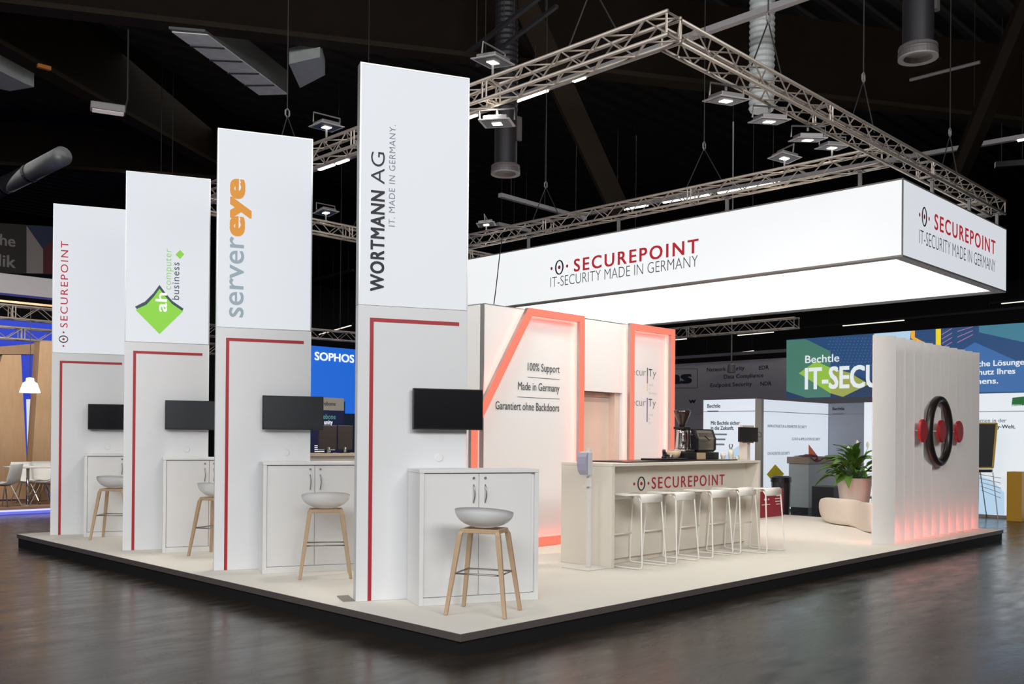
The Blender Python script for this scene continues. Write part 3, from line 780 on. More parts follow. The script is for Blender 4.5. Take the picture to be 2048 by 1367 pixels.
# tablet post at the right end
tp = thing('tablet_stand', 'cream post with a small black tablet at the right end of the bar', 'tablet', (6.45, 1.5, BH))
MB().box(6.31, 1.50, BH+.002, 6.385, 1.62, 1.52).build('post', M_cream, tp, True, bevel=.002)
MB().box(6.12, 1.455, 1.32, 6.40, 1.498, 1.545).build('back_plate', mat('beige_plate', (.55, .5, .44), .5), tp, True, bevel=.003)
MB().box(6.00, 1.42, 1.335, 6.44, 1.450, 1.52).build('tablet', M_black, tp, True, bevel=.003)
MB().tube([(6.44, 1.435, 1.46), (6.50, 1.435, 1.465), (6.545, 1.435, 1.44), (6.53, 1.435, 1.40), (6.44, 1.435, 1.40)], .004, 6).build('charging_cable', M_cable, tp, True, smooth=True)

# white wire bar stools
def wire_stool():
    t = thing('wire_bar_stool', '', 'stool', (0,0,0), 0, 'white wire stools along the bar')
    M_wire = mat('white_metal_wire', (.84, .81, .76), .4)
    # local: near side = -y; seat .40 x .36
    N = 10; vs = []; prof = []
    for k in range(7): a = math.pi*.5*k/6; prof.append((-.165 - .035*math.sin(math.pi/2 - a), .775 - .035*(1-math.sin(a)) ))
    prof = [(-.205, .70)] + [(-.17 - .035*math.cos(a), .745 + .035*math.sin(a)) for a in [math.pi*.5*k/6 for k in range(7)]] + [(0, .768)] + [(.17 + .03*math.sin(a), .745+.03*math.cos(a)) for a in [math.pi*.5*k/5 for k in range(6)]] + [(.202, .72)]
    mb = MB(); n = len(prof)
    for th in (0, -.014):
        for x in (-.185, .185): vs += [(x, y*(1 if th == 0 else .93), z+th) for y, z in prof]
    fs = []
    for i in range(n-1):
        fs += [(i, n+i, n+i+1, i+1), (2*n+i, 2*n+i+1, 3*n+i+1, 3*n+i), (i, i+1, 2*n+i+1, 2*n+i), (n+i, 3*n+i, 3*n+i+1, n+i+1)]
    fs += [(0, 2*n, 3*n, n), (n-1, 2*n-1, 4*n-1, 3*n-1)]
    mb.add(vs, fs); mb.build('seat', M_wire, t, smooth=True)
    for sx in (-1, 1):
        x0, x1 = sx*.178, sx*.215
        pts = [(x0, .165, .745), (x0, .187, .70), (sx*.20, .235, .07), (sx*.203, .24, .025), (x1, .215, .010), (x1, -.205, .010), (x1, -.235, .025), (sx*.21, -.235, .07), (x0, -.195, .70), (x0, -.165, .745)]
        MB().tube(pts, .0085, 8).build('sled_leg', M_wire, t, smooth=True)
    MB().tube([(-.19, .213, .33), (.19, .213, .33)], .009, 8).build('footrest', M_wire, t, smooth=True)
    MB().tube([(-.178, -.12, .745), (.178, -.12, .745)], .007, 6).build('crossbar', M_wire, t, smooth=True)
    return t
ws = wire_stool()
WL = ['white wire bar stool nearest the sanitiser stand, leftmost along the bar', 'second white wire bar stool from the left along the bar',
      'middle white wire bar stool along the bar', 'fourth white wire bar stool from the left along the bar', 'white wire bar stool at the right end of the bar, before the red box']
nearL = []
for (sx_, sy_) in ((1285, 984), (1354, 982), (1426, 978.5), (1481.5, 975), (1534, 971)):
    q = Pz(sx_, sy_, .775); nearL.append(q)
for i, q in enumerate(nearL):
    yy = 1.07 if i < 4 else .90
    v = ray(*((1285, 984), (1354, 982), (1426, 978.5), (1481.5, 975), (1534, 971))[i]); tt = (yy - CAM.y)/v.y; X = CAM.x + v.x*tt
    loc = (X+.185, yy+.215, .0025)
    if i == 0: ws.location = loc; ws['label'] = WL[0]
    else: dup(ws, loc, 0, WL[i])

# sanitiser stand
sn = thing('sanitiser_stand', 'white hand sanitiser stand with lilac-fronted dispenser left of the bar', 'sanitiser stand', (3.2, 1.56, 0))
M_wm = mat('white_metal', (.74, .72, .69), .4)
MB().box(3.03, 1.38, .002, 3.365, 1.75, .010).build('base_plate', M_wm, sn, True, bevel=.002)
MB().box(3.205, 1.53, .011, 3.245, 1.57, 1.26).build('pole', M_wm, sn, True, bevel=.004)
dp = MB().box(3.13, 1.48, .975, 3.203, 1.60, 1.225).build('dispenser_body', mat('dispenser_grey', (.62, .62, .65), .4), sn, True, bevel=.012)
mb = MB()
for k in range(1): pass
pr = [(3.128, .985), (3.095, 1.03), (3.083, 1.10), (3.09, 1.17), (3.115, 1.215), (3.128, 1.22)]
mb.prism([(p[0], 1.482, p[1]) for p in pr], (0, .116, 0)); mb.build('lilac_cover', mat('lilac_plastic', (.38, .37, .50), .35), dp, True)
MB().box(3.15, 1.50, .86, 3.20, 1.58, .875).build('drip_tray', M_wm, sn, True, bevel=.003)
MB().box(3.19, 1.535, .876, 3.203, 1.565, .93).build('tray_arm', M_wm, sn, True)

# ------------------------------------------------------------------ things on the bar
TZ = BH + .0145
# espresso grinder
g = thing('coffee_grinder', 'tall chrome coffee grinder with smoked bean hopper on the bar', 'coffee grinder', (5.30, 1.80, TZ+.09))
MB().box(5.22, 1.70, TZ+.091, 5.42, 1.92, TZ+.12).build('base', M_chrome, g, True, bevel=.008)
MB().lathe([(.085, 0), (.080, .04), (.068, .20), (.072, .24), (.05, .25)], (5.32, 1.82, TZ+.121), 20).build('body', M_chrome, g, True, smooth=True)
MB().box(5.25, 1.74, TZ+.372, 5.39, 1.90, TZ+.40).build('collar', M_black, g, True, bevel=.004)
MB().lathe([(.035, 0), (.045, .04), (.095, .15), (.105, .20), (.10, .205)], (5.32, 1.82, TZ+.401), 20).build('hopper', mat('smoked_hopper', (.035, .018, .013), .15, coat=.5), g, True, smooth=True)
for sx in (-.06, .0, .06): MB().box(5.32+sx-.008, 1.725, TZ+.14, 5.32+sx+.008, 1.735, TZ+.36).build('trim_rib', M_chrome, g, True)
MB().tube([(5.24, 1.76, TZ+.33), (5.20, 1.72, TZ+.30), (5.17, 1.70, TZ+.22)], .012, 8).build('dosing_lever', M_chrome, g, True)
MB().tube([(5.26, 1.74, TZ+.20), (5.14, 1.69, TZ+.21)], .014, 8).build('portafilter_handle', M_black, g, True)
MB().tube([(5.38, 1.75, TZ+.30), (5.47, 1.73, TZ+.30)], .006, 6).build('side_lever', M_chrome, g, True)
# knock box drawer the grinder stands on
kb = thing('knock_box', 'low black box with pale wooden front under the grinder', 'box', (5.5, 1.8, TZ))
MB().box(5.16, 1.66, TZ, 5.90, 2.0, TZ+.088).build('body', M_black, kb, True, bevel=.004)
MB().box(5.40, 1.645, TZ+.004, 5.58, 1.659, TZ+.084).build('wooden_front', mat('pale_wood', srgb(190, 165, 135), .6, var=.1), kb, True, bevel=.002)
# espresso machine
M_ms = mat('satin_steel', (.55, .50, .43), .28, .85)
em_ = thing('espresso_machine', 'black and steel espresso machine with slanted body right of the grinder', 'coffee machine', (5.68, 1.83, TZ+.09))
x0, y0, z0 = 5.45, 1.70, TZ+.09
side = [(0, .03), (.06, 0), (.30, 0), (.40, .12), (.33, .28), (.07, .28), (0, .17)]
MB().prism([(x0, y0+a*.62, z0+b) for a, b in side], (.055, 0, 0)).build('side_cover', M_black, em_, True)
MB().prism([(x0+.056, y0+.012+a*.59, z0+b*.97) for a, b in side], (.36, 0, 0)).build('body', M_ms, em_, True)
MB().prism([(x0+.417, y0+a*.62, z0+b) for a, b in side], (.028, 0, 0)).build('side_cover', M_black, em_, True)
MB().prism([(x0+.08, y0-.004, z0+.06), (x0+.39, y0-.004, z0+.06), (x0+.39, y0+.030, z0+.24), (x0+.08, y0+.030, z0+.24)], (0, .006, 0)).build('front_plate', M_steel, em_, True)
MB().tube([(x0+.16, y0-.02, z0+.20), (x0+.24, y0-.03, z0+.15), (x0+.30, y0-.02, z0+.16)], .007, 6).build('steam_wand', M_black, em_, True)
MB().box(x0+.06, y0+.05, z0+.275, x0+.40, y0+.16, z0+.285).build('cup_rail', M_black, em_, True)
# tray and tools at the left
tr = thing('bar_tray', 'flat black tray at the left of the coffee things on the bar', 'tray', (4.65, 1.65, TZ))
MB().box(4.52, 1.55, TZ, 5.05, 1.85, TZ+.022).build('plate', M_black, tr, True, bevel=.006)
tm = thing('tamper', 'small black-handled tamper lying on the black tray', 'tamper', (4.72, 1.66, TZ+.022))
MB().lathe([(.028, 0), (.028, .02), (.01, .03), (.012, .05), (.022, .07), (.02, .10), (.008, .105)], (4.72, 1.66, TZ+.023), 14).build('tamper_body', M_black, tm, True, smooth=True)
pf2 = thing('portafilter', 'black-handled portafilter lying beside the tamper', 'portafilter', (4.82, 1.68, TZ+.022))
MB().lathe([(.034, 0), (.037, .012), (.037, .04)], (4.90, 1.70, TZ+.023), 16).build('basket', M_steel, pf2, True, smooth=True)
MB().tube([(4.865, 1.69, TZ+.05), (4.77, 1.66, TZ+.06)], .014, 8).build('handle', M_black, pf2, True, smooth=True)
bwl = MB().lathe([(.05, 0), (.075, .02), (.088, .085), (.084, .085), (.07, .024), (.001, .012)], (5.06, 1.76, TZ+.023), 20, caps=False).build('bowl', mat('beige_bowl', srgb(196, 176, 148), .5), None, smooth=True)
tag(bwl, 'beige bowl left of the grinder on the black tray', 'bowl')
# cups at the right
def cup(x, y, z, r, h, label):
    c = MB().lathe([(r*.7, 0), (r*.95, h*.5), (r, h), (r*.93, h), (r*.86, h*.5), (.001, .01)], (x, y, z), 16, caps=False).build('paper_cup', mat('cup_white', (.72, .66, .60), .5), None, smooth=True)
    tag(c, label, 'cup', 'cups at the right of the coffee machine')
cup(6.00, 1.66, TZ, .035, .075, 'white cup standing nearest the coffee machine on the bar')
cup(6.02, 1.56, TZ, .036, .125, 'tall white cup holding two dark handles on the bar')
cup(6.13, 1.62, BH+.001, .035, .065, 'white cup just right of the tall cup on the bar')
cup(6.20, 1.58, BH+.001, .034, .045, 'low white cup farthest right on the bar')
for i, (dx, c) in enumerate(((-.02, 'left'), (.018, 'right'))):
    p0 = V((6.02+dx*.5, 1.56, TZ+.02))
    s = MB().tube([p0, p0+V((dx*.6, 0, .125)), p0+V((dx*1.6, 0, .150)), p0+V((dx*.8, 0, .168))], .006, 6).build('spoon', M_black, None, smooth=True)
    tag(s, 'dark curled handle sticking up from the tall cup, the ' + c + ' one of two', 'spoon')

# ------------------------------------------------------------------ lounge bench, planter and plant
M_bench = mat('cream_bench', (.76, .68, .59), .55)
bn = thing('lounge_bench', 'rounded cream moulded bench beside the fin wall', 'bench', (10.0, 2.0, 0))
def bench_mesh():
    mb = MB(); vs = []; fs = []
    # spine from far-left end to the hidden right end; x-section curls from vertical front to seat
    pts = [Pz(1641, 1044, 0), Pz(1680, 1051.5, 0), Pz(1712, 1054, 0), Pz(1728, 1063, 0), Pz(1738, 1067, 0), Pz(1760, 1068, 0)]
    tops = [.44, .43, .44, .44, .45, .46]; K = 9
    back = V((.50, .36, 0))
    for p, h in zip(pts, tops):
        b = V((p.x, p.y, 0))
        sec = [(0.05, .003), (0, .05), (-.01, h-.10), (.01, h-.04), (.06, h-.005), (.14, h), (.75, h-.03), (.95, h-.08), (1.0, .003)]
        vs += [b + back*a + V((0, 0, z)) for a, z in sec]
    for i in range(len(pts)-1):
        for k in range(K): fs.append((i*K+k, (i+1)*K+k, (i+1)*K+(k+1) % K, i*K+(k+1) % K))
    fs += [tuple(range(K)), tuple((len(pts)-1)*K+k for k in range(K))[::-1]]
    mb.add(vs, fs); return mb
b = bench_mesh().build('moulded_seat', M_bench, bn, True, smooth=False)
bm = bmesh.new(); bm.from_mesh(b.data); bmesh.ops.recalc_face_normals(bm, faces=bm.faces); bm.to_mesh(b.data); bm.free()
md = b.modifiers.new('sub', 'SUBSURF'); md.levels = 2; md.render_levels = 2
for p in b.data.polygons: p.use_smooth = True

pc_ = Py(1709, 955, 2.55); px_, py_ = pc_.x, 2.55
rimz = pc_.z
rr_ = 34.5*(V((px_, py_, 0))-V((CAM.x, CAM.y, 0))).dot(_f)/F_PX
plt = thing('planter', 'tall tapered beige planter behind the bench', 'planter', (px_, py_, 0))
mb = MB().lathe([(rr_*.70, .003), (rr_*.97, rimz-.02), (rr_, rimz-.02), (rr_, rimz), (rr_*.93, rimz), (rr_*.92, rimz-.05)], (px_, py_, 0), 32, caps=False)
mb.build('pot', M_pot, plt, True, smooth=False)
MB().lathe([(.001, rimz-.05), (rr_*.92, rimz-.05)], (px_, py_, 0), 32, caps=False).build('soil', M_soil, plt, True)
pl = thing('peace_lily', 'leafy green plant with white blossoms growing in the beige planter', 'plant', (px_, py_, rimz-.05))
def leaf_mesh(L, W, droop):
    mb = MB(); n = 7; vs = []
    for i in range(n+1):
        f = i/n; x = L*f; z = droop*(-(f**2))*L + .10*L*math.sin(math.pi*f); wd = W*math.sin(math.pi*min(1, f*.93+.05))**.8*(1-f*.25)
        vs += [(x, -wd, z+.012*wd/W), (x, 0, z-.012), (x, wd, z+.012*wd/W)]
    fs = []
    for i in range(n): a = i*3; fs += [(a, a+3, a+4, a+1), (a+1, a+4, a+5, a+2)]
    mb.add(vs, fs); return mb
protos = []
rnd = random.Random(3)
cnt = 0
for k in range(84):
    az = rnd.uniform(0, 2*math.pi); el = rnd.choice([.95, .8, .6, .45, .3]) + rnd.uniform(-.15, .15); sl = rnd.uniform(.16, .40)
    base = V((rnd.uniform(-.06, .06), rnd.uniform(-.06, .06), .0))
    if k % 2 == 0: el = min(1.5, el + .55); sl += .09
    tip = base + V((math.cos(az)*math.cos(el), math.sin(az)*math.cos(el), math.sin(el)))*sl
    MB().tube([base, base*.3 + tip*.7 + V((0,0,.03)), tip], .005, 5).build('leaf_stalk', M_stem, pl)
    if len(protos) < 4:
        o = leaf_mesh(.26 + .03*len(protos), .058 + .006*len(protos), .18 + .12*len(protos)).build('leaf', M_green, pl, smooth=True); protos.append(o)
    else: o = protos[k % 4].copy(); COL.objects.link(o); o.parent = pl
    o.location = tip; sc = rnd.uniform(.8, 1.15); o.scale = (sc, sc, sc)
    o.rotation_euler = (rnd.uniform(-.4, .4), -el*.75+.15, az + rnd.uniform(-.3, .3))
for (dx, dy, h) in ((.06, -.02, .60), (.26, -.12, .57), (-.04, .1, .50)):
    MB().tube([(0, 0, .0), (dx*.4, dy*.4, h*.5), (dx, dy, h)], .004, 5).build('flower_stalk', M_stem, pl)
    o = leaf_mesh(.13, .03, .1).build('blossom', mat('white_blossom', (.85, .85, .75), .5), pl, smooth=True); o.location = (dx, dy, h); o.rotation_euler = (0, -1.35, .5)

# red box and bin behind the stools
rb = thing('red_box', 'red promotional box with white print behind the last bar stool', 'box', (10.9, 3.75, 0))
P0, P1 = Pz(1524, 1030, 0), Pz(1568, 1030, 0)
rbx, rby = 10.75, 3.6
a = Py(1500, 1030, 3.6); bq = Py(1567, 1028, 3.6)
MB().box(a.x, 3.6, .002, bq.x, 3.95, .49).build('body', mat('red_cardboard', srgb(150, 22, 40), .5), rb, True, bevel=.004)
M_wp = mat('white_box_print', (.8, .75, .75), .6)
xx = Py(1556, 1000, 3.6).x
for k in range(5):
    ww = (.17, .12, .22, .20, .14)[k]
    MB().box(xx-ww/2, 3.596, .41-.05*k, xx+ww/2, 3.5985, .425-.05*k).build('print_line', M_wp, rb, True)
xx = Py(1529, 1000, 3.6).x
for k in range(3): MB().box(xx+.07*k-.015, 3.596, .30, xx+.07*k+.015, 3.5985, .33).build('print_dot', M_wp, rb, True)
MB().box(xx-.09, 3.596, .22, xx+.19, 3.5985, .232).build('print_line', M_wp, rb, True)
bi = thing('waste_bin', 'tall black waste bin behind the red box', 'bin', (12.4, 4.6, FZ))
q = Py(1562, 1000, 4.5); bh = Py(1562, 951, 4.5).z
MB().lathe([(.16, FZ+.002), (.19, bh-.12)], (q.x, 4.5, 0), 24).build('body', mat('bin_body', (.05, .055, .055), .3, .3), bi, True, smooth=False)
MB().lathe([(.205, bh-.119), (.20, bh-.03), (.15, bh)], (q.x, 4.5, 0), 24).build('lid', M_black, bi, True)


# ------------------------------------------------------------------ lit booth with green and blue header, at the right
HX = 15.8
M_hblue = mat('header_blue', (.05, .05, .05), .6, emit=srgb(22, 66, 112), strength=1.0, var=0)
M_hdark = mat('header_dark_blue', (.05, .05, .05), .6, emit=srgb(16, 48, 84), strength=1.0, var=0)
M_hmid = mat('header_mid_blue', (.05, .05, .05), .6, emit=srgb(48, 100, 160), strength=1.0, var=0)
M_hgreen = mat('header_green', (.05, .05, .05), .6, emit=srgb(64, 116, 100), strength=1.0, var=0)
M_hteal = mat('header_teal', (.05, .05, .05), .6, emit=srgb(56, 118, 140), strength=1.0, var=0)
M_hlime = mat('header_lime', (.05, .05, .05), .6, emit=srgb(140, 184, 60), strength=1.0, var=0)
M_holive = mat('header_olive', (.05, .05, .05), .6, emit=srgb(150, 158, 70), strength=1.0, var=0)
M_hwhite = mat('header_white', (.05, .05, .05), .6, emit=srgb(222, 230, 234), strength=1.0, var=0)
M_hsky = mat('header_sky', (.05, .05, .05), .6, emit=srgb(176, 206, 230), strength=1.0, var=0)
M_hyel = mat('header_yellow', (.05, .05, .05), .6, emit=srgb(236, 208, 20), strength=1.0, var=0)
M_horg = mat('header_orange', (.05, .05, .05), .6, emit=srgb(236, 168, 40), strength=1.0, var=0)
M_hpink = mat('header_pink', (.05, .05, .05), .6, emit=srgb(176, 120, 160), strength=1.0, var=0)
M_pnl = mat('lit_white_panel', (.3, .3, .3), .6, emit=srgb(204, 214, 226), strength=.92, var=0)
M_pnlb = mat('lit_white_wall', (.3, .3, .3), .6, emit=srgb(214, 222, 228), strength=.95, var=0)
M_pgrey = mat('grey_side_panel', srgb(150, 156, 170), .6)
hb = thing('header_booth', 'white booth with green and blue illuminated header and white lettering behind the fin wall', 'booth', (HX, 3, FZ))
def XP(px, py, off=0.0): return Px(px, py, HX - off)
zt_ = lambda y: 0
ya, yb_ = Px(1573, 680, HX).y, -1.2
HZ0, HZ1 = 2.33, 3.70
MB().box(HX, yb_, HZ0, HX+.15, ya, HZ1).build('header_panel', M_hblue, hb, True)
def hp(name, m, pts, off=.004):
    q = [XP(x, y) for x, y in pts]
    for v in q: v.z = min(max(v.z, HZ0+.003), HZ1-.003); v.y = min(v.y, ya-.003)
    MB().prism([(HX-off, v.y, v.z) for v in q], (.002, 0, 0)).build(name, m, hb, True)
hp('green_field', M_hgreen, [(1573, 680), (1612, 678), (1661, 702), (1661, 803), (1600, 803), (1573, 782)])
hp('dark_corner', M_hdark, [(1573, 782), (1612, 803), (1573, 803)], .005)
hp('dark_field', M_hdark, [(1661, 740), (1748, 760), (1748, 806), (1661, 803)], .004)
hp('lime_diamond', M_hlime, [(1598, 746), (1632, 722), (1661, 735), (1661, 786)], .007)
hp('olive_diamond', M_holive, [(1661, 735), (1700, 745), (1738, 768), (1686, 798), (1661, 786)], .007)
hp('sky_field', M_hsky, [(1748, 667), (1822, 661), (1820, 680), (1748, 674)], .007)
hp('orange_bar', M_horg, [(1822, 660.5), (1830, 660), (1830, 674), (1856, 688), (1852, 692), (1822, 676)], .009)
hp('yellow_bar', M_hyel, [(1872, 657), (1882, 656), (1882, 700), (1872, 699)], .009)
for k in range(4): hp('pink_stroke', M_hpink, [(1884, 668+9*k), (1904, 656+9*k), (1904, 657.3+9*k), (1884, 669.3+9*k)], .009)
for k in range(3): hp('pink_stroke', M_hpink, [(1915, 662+11*k), (1946, 652+8*k), (1946, 653.3+8*k), (1915, 663.3+11*k)], .009)
hp('mid_blue_field', M_hmid, [(1900, 715), (1950, 684), (2048, 728), (2120, 760), (2120, 784), (1900, 784)], .005)
hp('teal_field', M_hteal, [(1958, 651), (2048, 643), (2120, 640), (2120, 700), (1958, 664)], .005)
# rows of fine dots
dots = MB()
for r_ in range(11):
    for c_ in range(15 - r_//2):
        q = XP(1655 + c_*7.0 + (r_ % 2)*3.5 + r_*1.5, 676 + r_*6)
        if q.z < HZ1-.02: dots.box(HX-.007, q.y-.009, q.z-.009, HX-.004, q.y+.009, q.z+.009)
tag(dots.build('dot_pattern', mat('header_dots', (.05, .05, .05), .6, emit=srgb(70, 110, 160), strength=1, var=0), hb, True), kind='stuff')
YD_ = (0, -1, 0)
def htext(s, x0, x1, yb, cap_px, m, bold=.0, ref=None, off=.012, X=None, sp=1.0):
    X = X or HX
    a, b = Px(x0, yb, X), Px(x1, yb, X); c = Px(x0, yb-cap_px, X)
    return text('lettering', s, m, hb, (X-off, a.y, a.z), YD_, UP, c.z-a.z, abs(b.y-a.y), bold=bold, ref=ref, world=True, spacing=sp, res=3)
htext('Bechtle', 1611, 1679, 726, 15, M_hwhite, .01)
htext('IT-SECURITY', 1610, 1762, 777.5, 42, M_hwhite, .03, ref='IT-SECU')
htext('liche Lösungen', 1948, 2058, 733, 11, M_hwhite, .02)
htext('Schutz Ihres', 1941, 2031, 750, 11, M_hwhite, .02)
htext('hmens.', 1938, 1997, 768, 11, M_hwhite, .02)
# white walls under it
MB().box(HX, -1.2, FZ+.06, HX+.1, 3.6, HZ0-.005).build('wall_panel', M_pnlb, hb, True)
MB().box(HX, 3.603, FZ+.06, HX+.1, 4.22, 2.20).build('wall_panel', M_pnlb, hb, True)
MB().box(HX-.03, 4.225, FZ+.06, HX+.07, 5.03, 2.19).build('grey_panel', M_pgrey, hb, True)
MB().box(12.86, 5.035, FZ+.06, HX-.04, 5.12, 2.185).build('wall_panel', M_pnl, hb, True)
MB().box(12.76, 5.0, FZ+.004, 12.855, 5.14, 2.19).build('corner_post', mat('booth_post', srgb(140, 136, 130), .5), hb, True)
pA = Px(1408, 801, 12.8)
MB().box(12.78, 5.145, FZ+.06, 12.85, pA.y, 2.195).build('wall_panel', M_pnl, hb, True)
M_line = mat('thin_grey_line', srgb(130, 138, 150), .6)
MB().box(12.774, 5.15, 1.94, 12.779, pA.y-.01, 1.952).build('panel_line', M_line, hb, True)
MB().box(12.87, 5.029, 1.935, HX-.05, 5.034, 1.947).build('panel_line', M_line, hb, True)
MB().box(HX-.036, 4.23, 1.94, HX-.031, 5.02, 1.952).build('panel_line', M_line, hb, True)
zl = Px(1990, 823, HX).z
MB().box(HX-.006, -1.1, zl, HX-.001, 3.59, zl+.012).build('panel_line', M_line, hb, True)
MB().box(HX-.02, -1.2, FZ+.001, HX-.001, 4.2, FZ+.06).build('base_strip', M_alu, hb, True)
M_bt = mat('booth_print', srgb(52, 60, 74), .6); M_bt2 = mat('booth_print_pale', srgb(136, 146, 160), .6)
htext('Bechtle', 1415, 1441, 815, 7.5, M_bt, .02, X=12.78, off=.004)
htext('Mit Bechtle sicher', 1422, 1480, 849, 7.5, M_bt, .02, X=12.78, off=.004)
htext('in die Zukunft.', 1422, 1468, 859, 7.5, M_bt, .02, X=12.78, off=.004)
for k, (a, b) in enumerate(((1422, 1454), (1428, 1451), (1432, 1449))):
    p0, p1 = Px(a, 868+10*k, 12.78), Px(b, 868+10*k, 12.78)
    MB().box(12.774, p1.y, p0.z-.018, 12.777, p0.y, p0.z+.018).build('print_line', M_bt2, hb, True)
p0, p1 = Px(1415, 822, 12.78), Px(1437, 822, 12.78)
MB().box(12.774, p1.y, p0.z-.012, 12.777, p0.y, p0.z+.012).build('print_line', M_bt2, hb, True)
# pale blue mountain print on panel A
q = [Px(1450, 912, 12.78), Px(1476, 892, 12.78), Px(1490, 884, 12.78), Px(1498, 905, 12.78), Px(1498, 930, 12.78), Px(1450, 930, 12.78)]
MB().prism([(12.772, v.y, v.z) for v in q], (.002, 0, 0)).build('sky_print', M_hsky, hb, True)
q = [Px(1468, 925, 12.78), Px(1477, 910, 12.78), Px(1490, 925, 12.78)]
MB().prism([(12.769, v.y, v.z) for v in q], (.002, 0, 0)).build('green_print', mat('pale_green_field', srgb(130, 200, 120), .6), hb, True)
def btext(s, x0, x1, yb, cap_px, m):     # on the long white panel facing the stand (plane y = 5.034)
    a, b = Py(x0, yb, 5.034), Py(x1, yb, 5.034); c = Py(x0, yb-cap_px, 5.034)
    text('lettering', s, m, hb, (a.x, 5.031, a.z), (1,0,0), UP, c.z-a.z, b.x-a.x, world=True, res=2, bold=.004)
btext('INFRASTRUKTUR & PERIMETER SECURITY', 1535, 1613, 854, 5.5, M_bt2)
btext('CLOUD & APPLICATION SECURITY', 1583, 1640, 880, 5.5, M_bt2)
btext('DATACENTER SECURITY', 1535, 1579, 909, 5.5, M_bt2)
def bpoly(name, pts, m):
    q = [Py(x, y, 5.034) for x, y in pts]; MB().prism([(v.x, 5.030, v.z) for v in q], (0, .002, 0)).build(name, m, hb, True)
bpoly('yellow_diamond', [(1550, 928), (1568, 947), (1550, 968), (1533, 948)], mat('yellow_field', srgb(226, 210, 20), .6))
bpoly('coral_triangle', [(1617, 888), (1637, 914), (1617, 914)], mat('coral_field', srgb(232, 120, 82), .6))
htext('Bechtle', 1665, 1689, 820, 6, M_bt, .02, X=HX-.03, off=.004)
p0, p1 = Px(1666, 827, HX-.03), Px(1688, 827, HX-.03)
MB().box(HX-.036, p1.y, p0.z-.012, HX-.033, p0.y, p0.z+.012).build('print_line', M_bt2, hb, True)
# right wall print
hp2 = lambda pts, off: [(HX-off, Px(x, y, HX).y, Px(x, y, HX).z) for x, y in pts]
MB().prism(hp2([(2025, 795), (2052, 792), (2048, 810), (2023, 812)], .006), (.002, 0, 0)).build('green_logo', mat('logo_green', srgb(58, 150, 84), .6), hb, True)
htext('BECHTLE', 2024, 2044, 811.5, 2.6, M_hwhite, .03, off=.009)
htext('lkommen in der', 1938, 2013, 844, 7, M_bt, .0, off=.004)
htext('Security-Welt.', 1962, 2031, 856, 7, M_bt, .02, off=.004)
for k in range(5):
    MB().prism(hp2([(1957+1.5*k, 947+8*k), (2002, 955+10*k), (2002, 956+10*k), (1957+1.5*k, 948+8*k)], .004), (.002, 0, 0)).build('slanted_line', M_line, hb, True)
MB().prism(hp2([(1955, 950), (1985, 960), (2009, 985), (2009, 1029), (1955, 1027)], .003), (.0015, 0, 0)).build('sky_print', M_hsky, hb, True)

# counter with cloth
P0 = Pz(1579, 1013, FZ); cx0, cy0 = P0.x, P0.y
ct = thing('reception_counter', 'grey counter with wooden top between waste bin and plant', 'counter', (cx0, cy0, FZ))
Xr = Py(1690, 1000, cy0-1.0).x
Xc = 15.0
yL = Px(1577, 1000, Xc-1.2).y; yR = Px(1617, 1000, Xc-1.2).y
XL = Xc-1.2
zt1, zt0 = Px(1577, 913, XL).z, Px(1577, 926, XL).z
xe_ = Py(1700, 1000, yR).x
MB().box(XL, yR, FZ+.12, min(xe_, HX-.5), yL, zt0-.002).build('body', mat('counter_grey', srgb(150, 155, 156), .6), ct, True, bevel=.004)
MB().box(XL+.04, yR+.03, FZ+.001, min(xe_, HX-.5)-.04, yL-.03, FZ+.119).build('plinth', M_black, ct, True)
MB().box(XL-.03, yR-.03, zt0, min(xe_, HX-.5)+.03, yL+.03, zt1).build('wooden_top', mat('grey_oak', srgb(128, 112, 96), .6, var=.15, stretch=(1, 8, 8)), ct, True, bevel=.004)
def cloth(px0, px1):
    mb = MB(); n = 12; vs = []
    rnd = random.Random(5)
    for i in range(n+1):
        for j in range(7):
            f = i/n; x = XL+.02 + .55*f*1.0; y = yR - .05 + .05*math.sin(f*9) + j*.07
            z = zt1 + .01 + .05*math.sin(f*math.pi)*math.sin(j/6*math.pi)*rnd.uniform(.6, 1.2)
            if j == 0: z = zt1 - .10*abs(math.sin(f*3)) ; y = yR-.05
            vs.append((x, y, z))
    fs = [(i*7+j, (i+1)*7+j, (i+1)*7+j+1, i*7+j+1) for i in range(n) for j in range(6)]
    mb.add(vs, fs); return mb
o = cloth(0, 0).build('cloth', mat('purple_cloth', srgb(96, 24, 52), .8, var=.2), None, smooth=True)
tag(o, 'crumpled purple cloth hanging over the wooden counter top', 'cloth')
# dark cube seat
Xs = 13.0; a = Px(1623, 1000, Xs); b = Px(1690, 1000, Xs); zt = Px(1640, 972, Xs).z
ys0 = Py(1690, 1000, a.y)
sx1 = Py(1682, 1000, a.y-.45).x
o = MB().box(Xs, a.y-.45, FZ+.001, max(Xs+.5, min(sx1, Xs+1.2)), a.y, zt).build('cube_seat', mat('anthracite_leather', (.022, .024, .028), .5), None, bevel=.012)
tag(o, 'dark anthracite cube seat behind the beige planter', 'seat')
